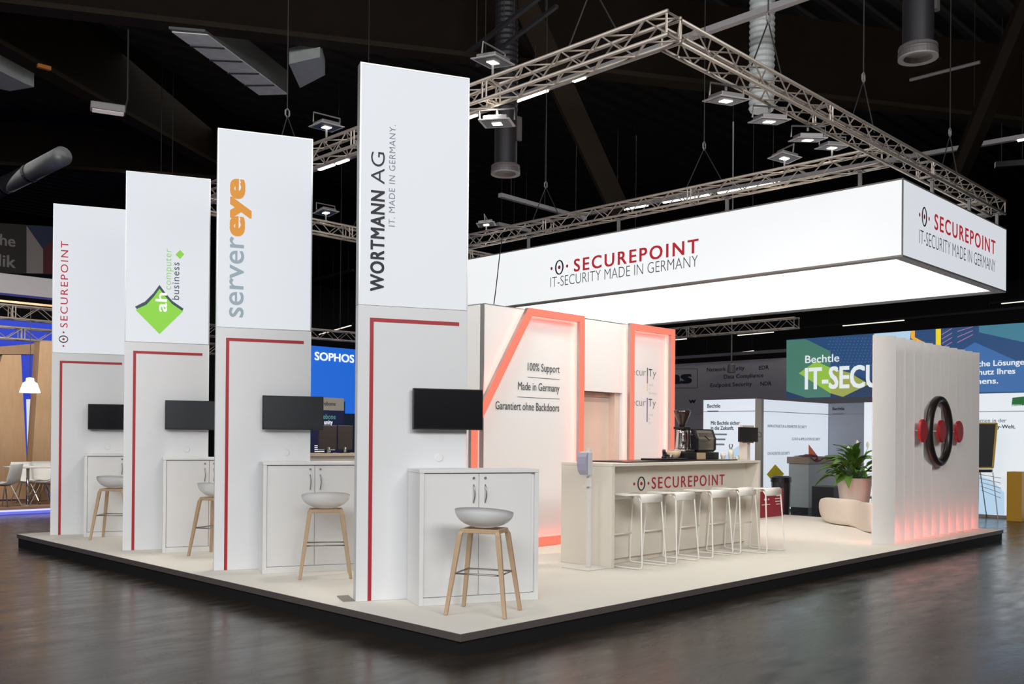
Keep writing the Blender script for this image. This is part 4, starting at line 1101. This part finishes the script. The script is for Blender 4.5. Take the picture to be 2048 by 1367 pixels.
# green chair peeking beside the planter
Xg = 14.2; gc = thing('green_chair', 'green plastic chair peeking out between planter and fin wall', 'chair', (Xg, Px(1744, 950, Xg).y, FZ))
gy = Px(1744, 950, Xg).y; zs_ = Px(1744, 962, Xg).z
M_gp = mat('green_plastic', srgb(24, 116, 92), .4)
MB().box(Xg, gy-.22, zs_-.35, Xg+.42, gy+.2, zs_-.32).build('seat', M_gp, gc, True, bevel=.01)
MB().tube([(Xg+.02, gy+.2, zs_-.3), (Xg-.02, gy+.17, zs_+.02), (Xg-.02, gy-.17, zs_+.02), (Xg+.02, gy-.2, zs_-.3)], .018, 8).build('back_frame', M_gp, gc, True, smooth=True)
MB().box(Xg-.03, gy-.17, zs_-.10, Xg-.005, gy+.17, zs_+.01).build('backrest', M_gp, gc, True, bevel=.006)
for dx in (.03, .39):
    for dy in (-.19, .17): MB().tube([(Xg+dx, gy+dy, zs_-.351), (Xg+dx, gy+dy, FZ+.002)], .012, 8).build('leg', M_gp, gc, True)
# easel with black board
Xe = 15.35
el = thing('board_easel', 'yellow-framed black board on a thin metal easel right of the fin wall', 'board', (Xe, Px(1975, 1000, Xe).y, FZ))
def XE(x, y, o=0): v = Px(x, y, Xe); return V((Xe+o, v.y, v.z))
c4 = [XE(1932, 846), XE(1994, 846), XE(1986, 935), XE(1932, 935)]
MB().prism(c4, (.02, 0, 0)).build('board', M_screen2, el, True)
def fbar(a, b, nm='frame_bar'): MB().bar(V(a)+V((-.01,0,0)), V(b)+V((-.01,0,0)), .03, .035, up=(1,0,0)).build(nm, mat('yellow_frame', srgb(196, 160, 50), .5), el, True)
fbar(c4[0], c4[1]); fbar(c4[1], c4[2]); fbar(c4[2], c4[3]); fbar(c4[3], c4[0])
q = [XE(1932, 938), XE(1986, 938), XE(1985, 944), XE(1932, 944)]
MB().prism([v + V((-.06, 0, 0)) for v in q], (.06, 0, 0)).build('ledge', M_black, el, True)
for (a, b) in (((1957, 944), (1956, 1031)), ((1985, 944), (1996, 1033)), ((1936, 944), (1930, 1031))):
    p, r_ = XE(*a), XE(*b); r_.z = FZ+.012
    MB().tube([p + V((.02, 0, 0)), r_], .010, 8).build('leg', M_steel, el, True)
MB().tube([XE(1960, 944, .02), V((Xe+.40, XE(1960, 944).y, FZ+.012))], .010, 8).build('leg', M_steel, el, True)
# yellow column and a brown one at the frame edge
Xy = 15.2
a, b = Px(2013, 1037, Xy), Px(2043, 1037, Xy); zt = Px(2030, 943, Xy).z
o = MB().box(Xy, b.y, FZ+.001, Xy+.4, a.y, zt).build('yellow_plinth', mat('mustard_laminate', srgb(178, 134, 24), .5), None, bevel=.004)
tag(o, 'tall mustard yellow plinth at the right edge in front of the white wall', 'plinth')

# ------------------------------------------------------------------ dark grey trade wall far behind the bar
gx = 19.5
gw = thing('grey_trade_wall', 'dim grey exhibition wall with security slogans behind the coffee machine', 'wall', (gx, 10, FZ))
y0g, y1g = Px(1578, 760, gx).y, Px(1300, 760, gx).y
zg1 = Px(1450, 722, gx).z
M_gwall = mat('dim_grey_wall', srgb(176, 170, 173), .8); M_gprint = mat('dim_print', srgb(34, 38, 54), .8)
MB().box(gx, y0g-2.5, 2.1, gx+.12, y1g+2, zg1).build('upper_panel', M_gwall, gw, True)
MB().box(gx, y0g-2.5, FZ+.001, gx+.12, y1g+2, 2.095).build('lower_panel', M_gwall, gw, True)
def gtext(s, x0, x1, yb, cap_px, bold=.01):
    a, b = Px(x0, yb, gx), Px(x1, yb, gx); c = Px(x0, yb-cap_px, gx)
    text('lettering', s, M_gprint, gw, (gx-.003, a.y, a.z), YD_, UP, c.z-a.z, abs(b.y-a.y), bold=bold, world=True, res=2)
gtext('as', 1336, 1384, 767, 26, .05)
gtext('Network Security', 1414, 1489, 743, 8)
gtext('EDR', 1518, 1538, 739, 8)
gtext('Data Compliance', 1448, 1527, 757, 8)
gtext('Endpoint Security', 1421, 1504, 774, 8)
gtext('NDR', 1521, 1543, 771, 8)
gtext('W', 1378, 1392, 806, 7, .06)
for (a, b) in (((1342, 737), (1395, 737)), ((1395, 737), (1395, 775)), ((1342, 776), (1395, 775))):
    p, q = Px(*a, gx), Px(*b, gx); p.x = q.x = gx-.004
    MB().bar(p, q, .012, .006, up=(1, 0, 0)).build('logo_box_line', M_gprint, gw, True)

# ------------------------------------------------------------------ blue booth between the two nearest towers
sb = thing('blue_booth', 'bright blue booth wall with white lettering between the two nearest towers', 'booth', (11.3, 18, FZ))
M_sblue = mat('lit_blue_fabric', (.05, .1, .3), .6, emit=srgb(10, 94, 200), strength=1.0, var=0)
M_sw = mat('lit_white_letters', (.3, .3, .3), .6, emit=srgb(235, 242, 255), strength=1, var=0)
SYB = 18.0
a, b = Py(560, 690, SYB), Py(800, 700, SYB); zt = Py(627, 691, SYB).z; zb = Py(627, 800, SYB).z
MB().box(a.x, SYB, zb, b.x, SYB+.3, zt).build('header_panel', M_sblue, sb, True)
MB().box(a.x, SYB+.02, FZ+.001, b.x, SYB+.28, zb-.003).build('lower_panel', mat('dark_blue_wall', (.02, .04, .09), .6), sb, True)
q = [Py(690, 806, SYB), Py(703, 806, SYB)]
MB().box(q[0].x, SYB-.02, zb-.35, q[0].x+3, SYB-.002, zb-.003).build('blue_strip', M_sblue, sb, True)
p, q = Py(629, 719, SYB), Py(708, 726, SYB)
text('lettering', 'SOPHOS', M_sw, sb, (p.x, SYB-.004, p.z), (1,0,0), UP, Py(629, 703, SYB).z-p.z, q.x-p.x, bold=.03, world=True)
# poster stands in front
YP = 14.0
po = thing('poster_wall', 'beige and navy poster wall half hidden behind a tower screen', 'poster', (Py(660, 800, YP).x, YP, FZ))
M_navy = mat('navy_print', srgb(22, 30, 84), .6); M_beige = mat('beige_board', srgb(176, 170, 160), .6)
a, b = Py(600, 800, YP), Py(688, 800, YP); z1_, z2_, z3_ = Py(688, 796, YP).z, Py(688, 821, YP).z, Py(688, 905, YP).z
MB().box(a.x, YP, z2_, b.x, YP+.05, z1_).build('beige_header', M_beige, po, True)
MB().box(a.x, YP, FZ+.001, b.x, YP+.05, z2_-.002).build('navy_board', M_navy, po, True)
def ptext(s, x0, x1, yb, cap, m, bold=0):
    p, q, c = Py(x0, yb, YP), Py(x1, yb, YP), Py(x0, yb-cap, YP)
    text('lettering', s, m, po, (p.x, YP-.003, p.z), (1,0,0), UP, c.z-p.z, q.x-p.x, bold=bold, world=True, res=2)
ptext('rebone', 645, 671, 810, 8, M_ink, .01)
ptext('rebone', 642, 671, 837, 10, mat('mint_print', srgb(110, 200, 190), .6), .01)
ptext('unity', 648, 665, 848, 9, MATS['white_print'], .02)
for k in range(4):
    p, q = Py(629, 891+3.8*k, YP), Py(629+(8, 41, 41, 32)[k], 891+3.8*k, YP)
    MB().box(p.x, YP-.004, p.z-.011, q.x, YP-.001, p.z+.011).build('print_line', MATS['white_print'], po, True)
# two dark monitors and glasses on a cream table
YT = 11.5
tb = thing('cream_side_table', 'cream counter top with light front seen between the two nearest towers', 'table', (Py(665, 905, YT).x, YT, 0))
a, b = Py(600, 905, YT), Py(740, 905, YT); zt = Py(665, 906, YT).z
MB().box(a.x, YT, zt-.06, b.x, YT+.7, zt).build('table_top', mat('cream_board', srgb(226, 208, 186), .5), tb, True, bevel=.004)
MB().box(a.x+.02, YT+.03, FZ+.001, b.x-.02, YT+.67, zt-.061).build('body', M_cream, tb, True)
for (x0, x1, lab) in ((637, 672, 'left'), (675, 704, 'right')):
    p, q = Py(x0, 856, YT+.3), Py(x1, 903, YT+.3)
    t = thing('desk_monitor', lab + ' one of two dark brown monitors on the cream counter behind the towers', 'monitor', ((p.x+q.x)/2, YT+.3, zt), 0, 'monitors on the cream counter')
    MB().box(p.x, YT+.28, zt+.07, q.x, YT+.33, Py(x0, 850, YT+.3).z).build('housing', mat('brown_housing', (.045, .034, .030), .4), t, True, bevel=.008)
    MB().box((p.x+q.x)/2-.03, YT+.331, zt+.01, (p.x+q.x)/2+.03, YT+.36, zt+.25).build('stem', M_black, t, True)
    MB().box((p.x+q.x)/2-.11, YT+.25, zt+.001, (p.x+q.x)/2+.11, YT+.42, zt+.012).build('foot', M_black, t, True)
for (x, lab) in ((657, 'left'), (690, 'right')):
    p = Py(x, 903, YT+.12)
    o = MB().lathe([(.03, 0), (.036, .13), (.033, .13), (.027, .012), (.001, .012)], (p.x, YT+.12, zt+.001), 16, caps=False).build('drinking_glass', mat('clear_glass', (.75, .8, .85), .05, transmission=.9), None, smooth=True)
    tag(o, lab + ' one of two drinking glasses on the cream counter', 'glass', 'glasses on the cream counter')

# ------------------------------------------------------------------ wooden booth at the far left
M_oak = mat('oak_panel', srgb(176, 144, 112), .6, var=.16, scale=5, stretch=(4, 4, .5))
BF = -.03
wb = thing('wooden_booth', 'oak panelled booth with blue back wall at the far left', 'booth', (2, 17, FZ))
MB().box(-1.2, 14.3, BF-.05, 7, 22, BF).build('floor_board', mat('oak_floor', srgb(150, 118, 92), .5, var=.15, stretch=(.6, 5, 5)), wb, True)
MB().box(-1.2, 14.34, FZ+.001, 7, 21.9, BF-.052).build('base', M_hdark, wb, True)
MB().box(-1.2, 14.28, BF-.075, 7, 14.338, BF-.045).build('blue_light_edge', mat('blue_led', (.2, .2, .5), .5, emit=(.42, .45, 1.0), strength=1.5, var=0), wb, True)
MB().box(-1.2, 14.30, FZ+.004, 7, 14.336, BF-.077).build('blue_lit_riser', mat('blue_riser', (.2, .2, .5), .5, emit=(.12, .14, .75), strength=.8, var=0), wb, True)
MB().box(-1.2, 20.5, BF, 7, 20.7, 4.2).build('blue_wall', mat('blue_wall_fabric', (.03, .05, .3), .6, emit=srgb(40, 62, 190), strength=.9, var=0), wb, True)
Y1, Y2 = 16.3, 16.0
def wp_(name, pts, Yw, th, m): MB().prism([(Py(x, y, Yw).x, Yw, max(BF+.003, Py(x, y, Yw).z)) for x, y in pts], (0, th, 0)).build(name, m, wb, True)
wp_('oak_pillar', [(5, 709), (42, 709), (54, 935), (56, 998), (-20, 998), (-20, 790)], Y1, .35, M_oak)
wp_('oak_pillar', [(80, 682), (150, 682), (150, 1004), (62, 1004), (64, 930)], Y2, .35, M_oak)
wp_('oak_lintel', [(-40, 696), (78, 686), (78, 708), (-40, 708)], Y1+.02, .3, mat('oak_lintel', srgb(140, 112, 86), .6, var=.15))
wp_('white_panel', [(54, 798), (71, 798), (62, 928), (57, 928)], 17.0, .05, M_pnlb)
for k in (0,):
    lp = Py(60, 772, 14.95)
    pe = thing('pendant_lamp', 'glowing white bell pendant lamp hanging between the oak pillars', 'lamp', lp)
    MB().lathe([(.02, .17), (.07, .16), (.075, .10), (.13, .06), (.185, -.10), (.19, -.13), (.18, -.13), (.12, .05)], lp, 24, caps=False).build('lamp_shade', mat('glowing_shade', (.9, .85, .75), .5, emit=(1, .88, .68), strength=1.3, var=0), pe, True, smooth=True)
    MB().tube([lp + V((0, 0, .17)), lp + V((0, 0, 1.6))], .006, 6).build('lamp_cord', M_cable, pe, True)
o = MB().bar((.8, 14.95, lp.z+1.62), (3.6, 14.95, lp.z+1.62), .05, .04).build('lamp_rail', M_oak, None); tag(o, 'thin oak rail carrying the pendant lamp', 'rail')
# tables and chairs
def bistro_table(x, y, label):
    t = thing('bistro_table', label, 'table', (x, y, BF), 0, 'white bistro tables in the oak booth')
    MB().box(-.35, -.35, .72, .35, .35, .75).build('table_top', M_white, t, bevel=.006)
    MB().tube([(0, 0, .72), (0, 0, .02)], .03, 12).build('column', M_chrome, t, smooth=True)
    MB().lathe([(.24, .001), (.24, .012), (.04, .03)], n=24).build('base_plate', M_chrome, t)
    return t
a = Py(52, 938, 15.0)
bistro_table(a.x+.02, 14.95, 'white square bistro table on a chrome column, nearest the oak pillars')
b_ = Py(92, 960, 15.6); bistro_table(b_.x+.55, 14.8, 'white bistro table partly hidden behind the farthest tower')
def shell_chair():
    t = thing('shell_chair', '', 'chair', (0,0,0), 0, 'white shell chairs in the oak booth')
    mb = MB(); prof = [(-.22, .44), (-.1, .425), (.08, .42), (.17, .45), (.215, .54), (.25, .68), (.275, .82)]
    vs = []; n = 7
    for i, (x, z) in enumerate(prof):
        for j in range(n):
            f = (j/(n-1)-.5)*2; wd = .22*(1-.12*(i/6)**2); vs.append((x - (.04*f*f if i > 3 else 0), wd*f, z + (.035*f*f if i < 4 else 0)))
    for v in list(vs): vs.append((v[0]+.004, v[1]*.98, v[2]-.012))
    M_ = len(prof)*n; fs = []
    for i in range(len(prof)-1):
        for j in range(n-1):
            a = i*n+j; fs += [(a, a+n, a+n+1, a+1), (M_+a, M_+a+1, M_+a+n+1, M_+a+n)]
    for i in range(len(prof)-1): fs += [(i*n, M_+i*n, M_+(i+1)*n, (i+1)*n), (i*n+n-1, (i+1)*n+n-1, M_+(i+1)*n+n-1, M_+i*n+n-1)]
    fs += [tuple([j, j+1, M_+j+1, M_+j]) for j in range(n-1)] + [tuple([(len(prof)-1)*n+j, M_+(len(prof)-1)*n+j, M_+(len(prof)-1)*n+j+1, (len(prof)-1)*n+j+1]) for j in range(n-1)]
    mb.add(vs, fs); mb.build('seat_shell', M_white, t, smooth=True)
    for sx in (-1, 1):
        for sy in (-1, 1):
            MB().tube([(sx*.06, sy*.08, .405), (sx*.20, sy*.21, .008)], .011, 8).build('leg', M_chrome, t)
    MB().box(-.07, -.09, .395, .07, .09, .41).build('seat_mount', M_chrome, t)
    return t
ch = shell_chair()
cc = [(Py(10, 990, 14.62), -.9, 'white shell chair at the left picture edge in the oak booth'), (Py(50, 975, 15.45), math.pi/2, 'white shell chair facing the viewer behind the chrome table column'),
      (Py(80, 985, 15.6), 1.1, 'white shell chair just right of the chrome table column'), (Py(90, 985, 14.85), -.7, 'white shell chair partly hidden behind the farthest tower')]
for i, (p, a, lab) in enumerate(cc):
    loc = (p.x, p.y, BF+.001)
    if i == 0: ch.location = loc; ch.rotation_euler = (0, 0, a); ch['label'] = lab
    else: dup(ch, loc, a, lab)
# banner and fascia above it
YB = 19.0
bs = thing('hanging_banner', 'dark hanging banner with grey lettering and a flag at the far left', 'banner', (Py(50, 500, YB).x, YB, Py(50, 545, YB).z))
def bp(name, pts, m, off=0.0, th=.02): MB().prism([(Py(x, y, YB).x, YB-off, Py(x, y, YB).z) for x, y in pts], (0, th, 0)).build(name, m, bs, True)
bp('banner_cloth', [(-60, 442), (250, 462), (250, 552), (-60, 543)], mat('dark_banner', (.010, .008, .007), .8), 0, .06)
bp('flag_white', [(53, 451), (86, 498), (86, 546.5), (53, 546)], mat('flag_white', (.16, .14, .14), .8), .004, .002)
bp('flag_blue', [(53, 450), (130, 454), (130, 460), (86, 498)], mat('flag_blue', (.008, .012, .04), .8), .004, .002)
bp('flag_red', [(86, 498), (130, 460), (130, 548), (86, 546.5)], mat('flag_red', (.05, .003, .007), .8), .004, .002)
def bnt(s, x0, x1, yb, cap):
    p, q, c = Py(x0, yb, YB), Py(x1, yb, YB), Py(x0, yb-cap, YB)
    text('lettering', s, mat('banner_grey_print', (.15, .14, .14), .8), bs, (p.x, YB-.004, p.z), (1,0,0), UP, c.z-p.z, q.x-p.x, bold=.02, world=True)
bnt('che', -16, 30.5, 487, 22); bnt('blik', -22, 31, 529, 24)
YC = 18.8
o = MB().box(Py(-80, 570, YC).x, YC, Py(50, 590, YC).z, Py(300, 570, YC).x, YC+.4, Py(50, 551, YC).z).build('white_fascia', mat('fascia_white', (.62, .60, .64), .6), None, bevel=.01)
tag(o, 'long white fascia under the dark banner at the far left', 'fascia')
truss_rods(truss('booth_truss', (-3, 17.2, Py(50, 612, 17.2).z), (8, 17.2, Py(50, 612, 17.2).z), 'upper aluminium truss over the oak booth', .32, bay=.35, group='trusses over the oak booth'), 11)
truss_rods(truss('booth_truss', (-3, 16.6, Py(50, 655, 16.6).z), (8, 16.6, Py(50, 655, 16.6).z), 'lower aluminium truss over the oak booth', .28, bay=.32, group='trusses over the oak booth'), 11)
truss_rods(truss('booth_truss', (9.5, 17.0, Py(654, 660, 17.0).z), (17, 16.2, Py(654, 660, 17).z), 'truss above the blue booth between the two nearest towers', .28, bay=.3, group='trusses over the far booths'), 6.5)
truss_rods(truss('booth_truss', (18.0, 7.0, Px(1390, 652, 18).z), (18.0, 13.5, Px(1390, 652, 18).z), 'short truss seen right of the narrow coral frame under the sign', .3, bay=.3, group='trusses over the far booths'), 6.5)

# ------------------------------------------------------------------ hall roof fittings
def rail(name, p, q, label, lit=(), r=.045, m=M_rail, ml=M_lamp, drop=True):
    p, q = V(p), V(q); t = thing('light_rail', label, 'light rail', p, 0, 'long hall light rails')
    MB().bar(p, q, r*2, r*1.6).build('rail_profile', m, t, True)
    for a, b in lit:
        A, B = p + (q-p)*a, p + (q-p)*b; dz = V((0, 0, -r*.8-.016))
        MB().bar(A+dz, B+dz, r*1.2, .03).build('lamp_tube', ml, t, True)
    if drop:
        for f in (.12, .5, .88): A = p + (q-p)*f; MB().tube([A + V((0, 0, r)), V((A.x, A.y, 11.6))], .008, 5).build('hanger_rod', M_cable, t, True)
d = (Pz(640, 334, 8) - Pz(1590, 0, 8))
p0 = Pz(1590, 0, 8) - d*.25; p1 = Pz(640, 334, 8) + d*.1
Lr = lambda x, y: (Pz(x, y, 8) - p0).length/(p1-p0).length
rail('r', p0, p1, 'long pale light rail crossing behind the upper truss corner, partly lit', [(Lr(1175, 150), Lr(1150, 157)), (Lr(1105, 178), Lr(1022, 206)), (Lr(1018, 208), Lr(1003, 212)), (Lr(960, 226), Lr(930, 236)), (Lr(700, 315), Lr(672, 322)), (Lr(668, 324), Lr(636, 334))], r=.06)
rail('r', Pz(937, 105, 8), Pz(1090, -14, 8), 'unlit double light rail at the top left of the truss corner', r=.035, m=M_dduct)
rail('r', Pz(938, 114, 8.0)+V((.1, -.1, -.15)), Pz(1095, -8, 8.0)+V((.1, -.1, -.15)), 'unlit lower tube of the double rail at the top', r=.03, m=M_dduct)
q0, q1 = Pz(2100, 264, 8), Pz(1150, 432, 8)
Ls = lambda x, y: (Pz(x, y, 8) - q0).length/(q1-q0).length
rail('r', q0, q1, 'long pale light rail right behind the sign, lit behind the middle truss', [(Ls(2060, 271), Ls(2036, 276)), (Ls(1560, 360), Ls(1440, 383)), (Ls(1425, 386), Ls(1330, 402)), (Ls(1300, 408), Ls(1230, 420))], r=.06)
rail('r', Pz(1000, 390, 7.2), Pz(1170, 437, 7.2), 'pale unlit tube sloping down right over the middle truss', r=.06)
rail('r', Pz(995, 448, 8), Pz(1060, 462, 8), 'short pale tube just above the left end of the middle truss', r=.07)
def far_rail(a, b, z, label, lit, r=.1):
    p, q = Pz(*a, z), Pz(*b, z)
    rail('r', p, q, label, lit, r=r, m=M_dduct, ml=M_lampfar)
far_rail((1340, 680), (2100, 610), 6.2, 'far light rail with lit strips under the sign and above the green header', [(.232, .342), (.537, .69)], .06)
far_rail((1980, 606), (2100, 594), 7.0, 'far light rail at the right edge below the sign corner', [(.2, .8)], .06)
far_rail((1990, 330), (2100, 322), 8.0, 'far pale rail end at the right edge beside the sign', [], .08)
far_rail((1345, 677), (1376, 674), 6.0, 'tiny lit strip just right of the narrow coral frame', [(.1, .9)], .06)
far_rail((1400, 712), (1520, 697), 5.2, 'far lit strips above the grey trade wall', [(.38, .60), (.66, .9)], .05)
far_rail((628, 560), (706, 540), 8.2, 'far pale tube between the two nearest towers, upper', [], .07)
far_rail((632, 668), (706, 647), 6.5, 'far lit tube between the two nearest towers, above the blue booth', [(.1, .95)], .05)
# hanging nozzle ducts
def nozzle(px, py, z, R_, label, top=11.6, m=M_dduct):
    c = Pz(px, py, z); t = thing('nozzle_duct', label, 'duct', c, 0, 'round hanging ducts')
    MB().lathe([(R_, .02), (R_*1.0, .0), (R_*.72, .01), (R_*.70, .08), (.001, .09)], c, 32, caps=False).build('nozzle_lip', mat('nozzle_lip', (.30, .28, .28), .5), t, True, smooth=False)
    MB().lathe([(R_, .02), (R_, .08), (R_*.95, .09), (R_*.95, .115), (R_, .125), (R_*.97, .16), (R_*.78, .19)], c, 32, caps=False).build('nozzle_ring', M_nozz, t, True)
    MB().lathe([(R_*.78, .19), (R_*.78, 1.15)], c, 28, caps=False).build('connector', m, t, True, smooth=True)
    pr = [(R_*.76, 1.15)]; z_ = 1.15
    while z_ + c.z < top - .2: pr += [(R_*.82, z_+.05), (R_*.76, z_+.10)]; z_ += .10
    MB().lathe(pr, c, 24, caps=False).build('flexible_hose', m, t, True)
    MB().box(c.x-.05+R_*.5, c.y-R_*.75-.02, c.z+.62, c.x+.06+R_*.5, c.y-R_*.60, c.z+1.05).build('type_plate', M_nozz, t, True)
nozzle(1011, 349, 6.2, .27, 'dark hanging round duct with ring nozzle, behind the left-running truss')
nozzle(1836, 118, 6.3, .245, 'dark hanging round duct with ring nozzle at the upper right')
c = Pz(1523, 222, 6.9)
M_whd = mat('white_duct_skin', (.62, .66, .66), .5, .1, var=.1)
t = thing('white_duct', 'pale ribbed round duct hanging behind the right-running truss', 'duct', c)
pr = [(.19, 0)]; z_ = 0
while z_ < 2.0: pr += [(.215, z_+.05), (.195, z_+.10)]; z_ += .10
MB().lathe(pr, c, 24).build('ribbed_hose', M_whd, t, True)
MB().lathe([(.20, z_), (.40, z_+.10), (.40, z_+.13)], c, 24).build('reducer', M_whd, t, True)
MB().box(c.x-.33, c.y-.33, c.z+z_+.131, c.x+.33, c.y+.33, 11.4).build('square_shaft', M_whd, t, True)
# rectangular duct
zr = 8.93
q = [Pz(337.5, 60, zr), Pz(409.6, 66, zr), Pz(576.6, 190, zr), Pz(520, 191.6, zr)]
t = thing('rectangular_duct', 'pale rectangular sheet metal duct at the upper left under the roof beam', 'duct', q[0])
n = 5
for i in range(n):
    f0, f1 = max(.03, i/n), (i+1)/n-.012
    a, b = q[0].lerp(q[3], f0), q[1].lerp(q[2], f0); c_, d_ = q[1].lerp(q[2], f1), q[0].lerp(q[3], f1)
    MB().prism([a, b, c_, d_], (0, 0, .02)).build('duct_section', mat('duct_bottom_lit', (.80, .84, .84), .6, .0, var=.2, scale=5), t, True)  # bottom sheet paler: booth light from below is put into its colour
    if i: MB().prism([a+V((0,0,-.03)), b+V((0,0,-.03)), b+(c_-b)*.06+V((0,0,-.03)), a+(d_-a)*.06+V((0,0,-.03))], (0, 0, .02)).build('joint_flange', M_dduct, t, True)
MB().prism([v + V((0, 0, .022)) for v in q], (0, 0, .5)).build('duct_sides', mat('duct_side_shaded', (.13, .13, .13), .6), t, True)  # same duct, sides coloured darker for the shade on them
q = [Pz(578, 128, 8.8), Pz(640, 114, 8.8), Pz(650, 150, 8.8), Pz(600, 176, 8.8)]
M_galv2 = mat('pale_galvanised', (.5, .54, .54), .5, .2, var=.2)
o = MB().prism(q, (0, 0, .32)).build('duct_elbow', M_galv2, None); tag(o, 'galvanised duct elbow right of the pale rectangular duct', 'duct')
p, q = Pz(-30, 392, 8.9), Pz(125, 312, 8.9)
t = thing('round_duct', 'bluish galvanised round pipe at the left edge above the farthest tower', 'duct', p)
pts = [p.lerp(q, f) for f in (0, .25, .5, .75, 1)]
MB().tube(pts, .26, 20).build('pipe', M_galv, t, True, smooth=True)
for f in (.3, .62): a = p.lerp(q, f); b = p.lerp(q, f+.03); MB().tube([a, b], .28, 20).build('pipe_clamp', M_dduct, t, True)
q = [Pz(0, 142, 8.9), Pz(48, 166, 8.9), Pz(68, 174, 8.9), Pz(20, 182, 8.9), Pz(-30, 172, 8.9), Pz(-30, 142, 8.9)]
o = MB().prism(q, (0, 0, .5)).build('sheet_duct', M_galv2, None); tag(o, 'pale sheet metal duct cut off by the upper left picture edge', 'duct')
# lamp box at the upper left
c = Pz(216, 224, 7.4)
t = thing('hall_spotlight', 'small grey box lamp hanging at the upper left under the sloping beam', 'lamp', c, -.35)
MB().box(-.30, -.13, 0, .30, .13, .14).build('housing', mat('lamp_housing', (.33, .31, .32), .5, .2), t, bevel=.02)
MB().box(-.27, -.10, -.012, .27, .10, -.001).build('diffuser', mat('pale_diffuser', (.6, .58, .55), .3, emit=(1, .9, .85), strength=.25, var=0), t)
MB().tube([(.3, 0, .1), (.34, 0, .3), (.34, 0, 11.5-c.z)], .018, 6).build('supply_cable', M_cable, t)
o = MB().box(-.13, -.05, 0, .13, .05, .08).build('junction_box', mat('orange_plastic', srgb(190, 120, 50), .5), None, bevel=.01); o.location = Pz(88, 138, 8.9); tag(o, 'small orange junction box on the dark sloping beam', 'box')
for (x, y, lab) in ((1850, 168, 'thin dark tube bracket below the right hanging duct'),):
    a, b = Pz(1820, 160, 7.6), Pz(1960, 124, 7.6)
    o = MB().tube([a, b], .03, 8).build('conduit', M_nozz, None); tag(o, lab, 'tube')
# low clutter of distant light stands above the grey wall
rnd = random.Random(11)
c = Px(1463, 735, 18.6)
t = thing('hall_spotlight', 'dark spotlight hanging in front of the grey trade wall', 'lamp', c)
MB().lathe([(.05, .12), (.10, .08), (.12, -.12), (.10, -.14), (.001, -.13)], c, 16, caps=False).build('lamp_head', M_dkalu, t, True)
MB().tube([c + V((0, 0, .12)), V((c.x, c.y, 11.595))], .02, 6).build('arm', M_dkalu, t, True)
o = MB().bar(Px(1340, 716, 18.7), Px(1580, 700, 18.7), .08, .08).build('pipe_rail', M_nozz, None); tag(o, 'grey pipe rail along the top of the grey trade wall', 'rail')
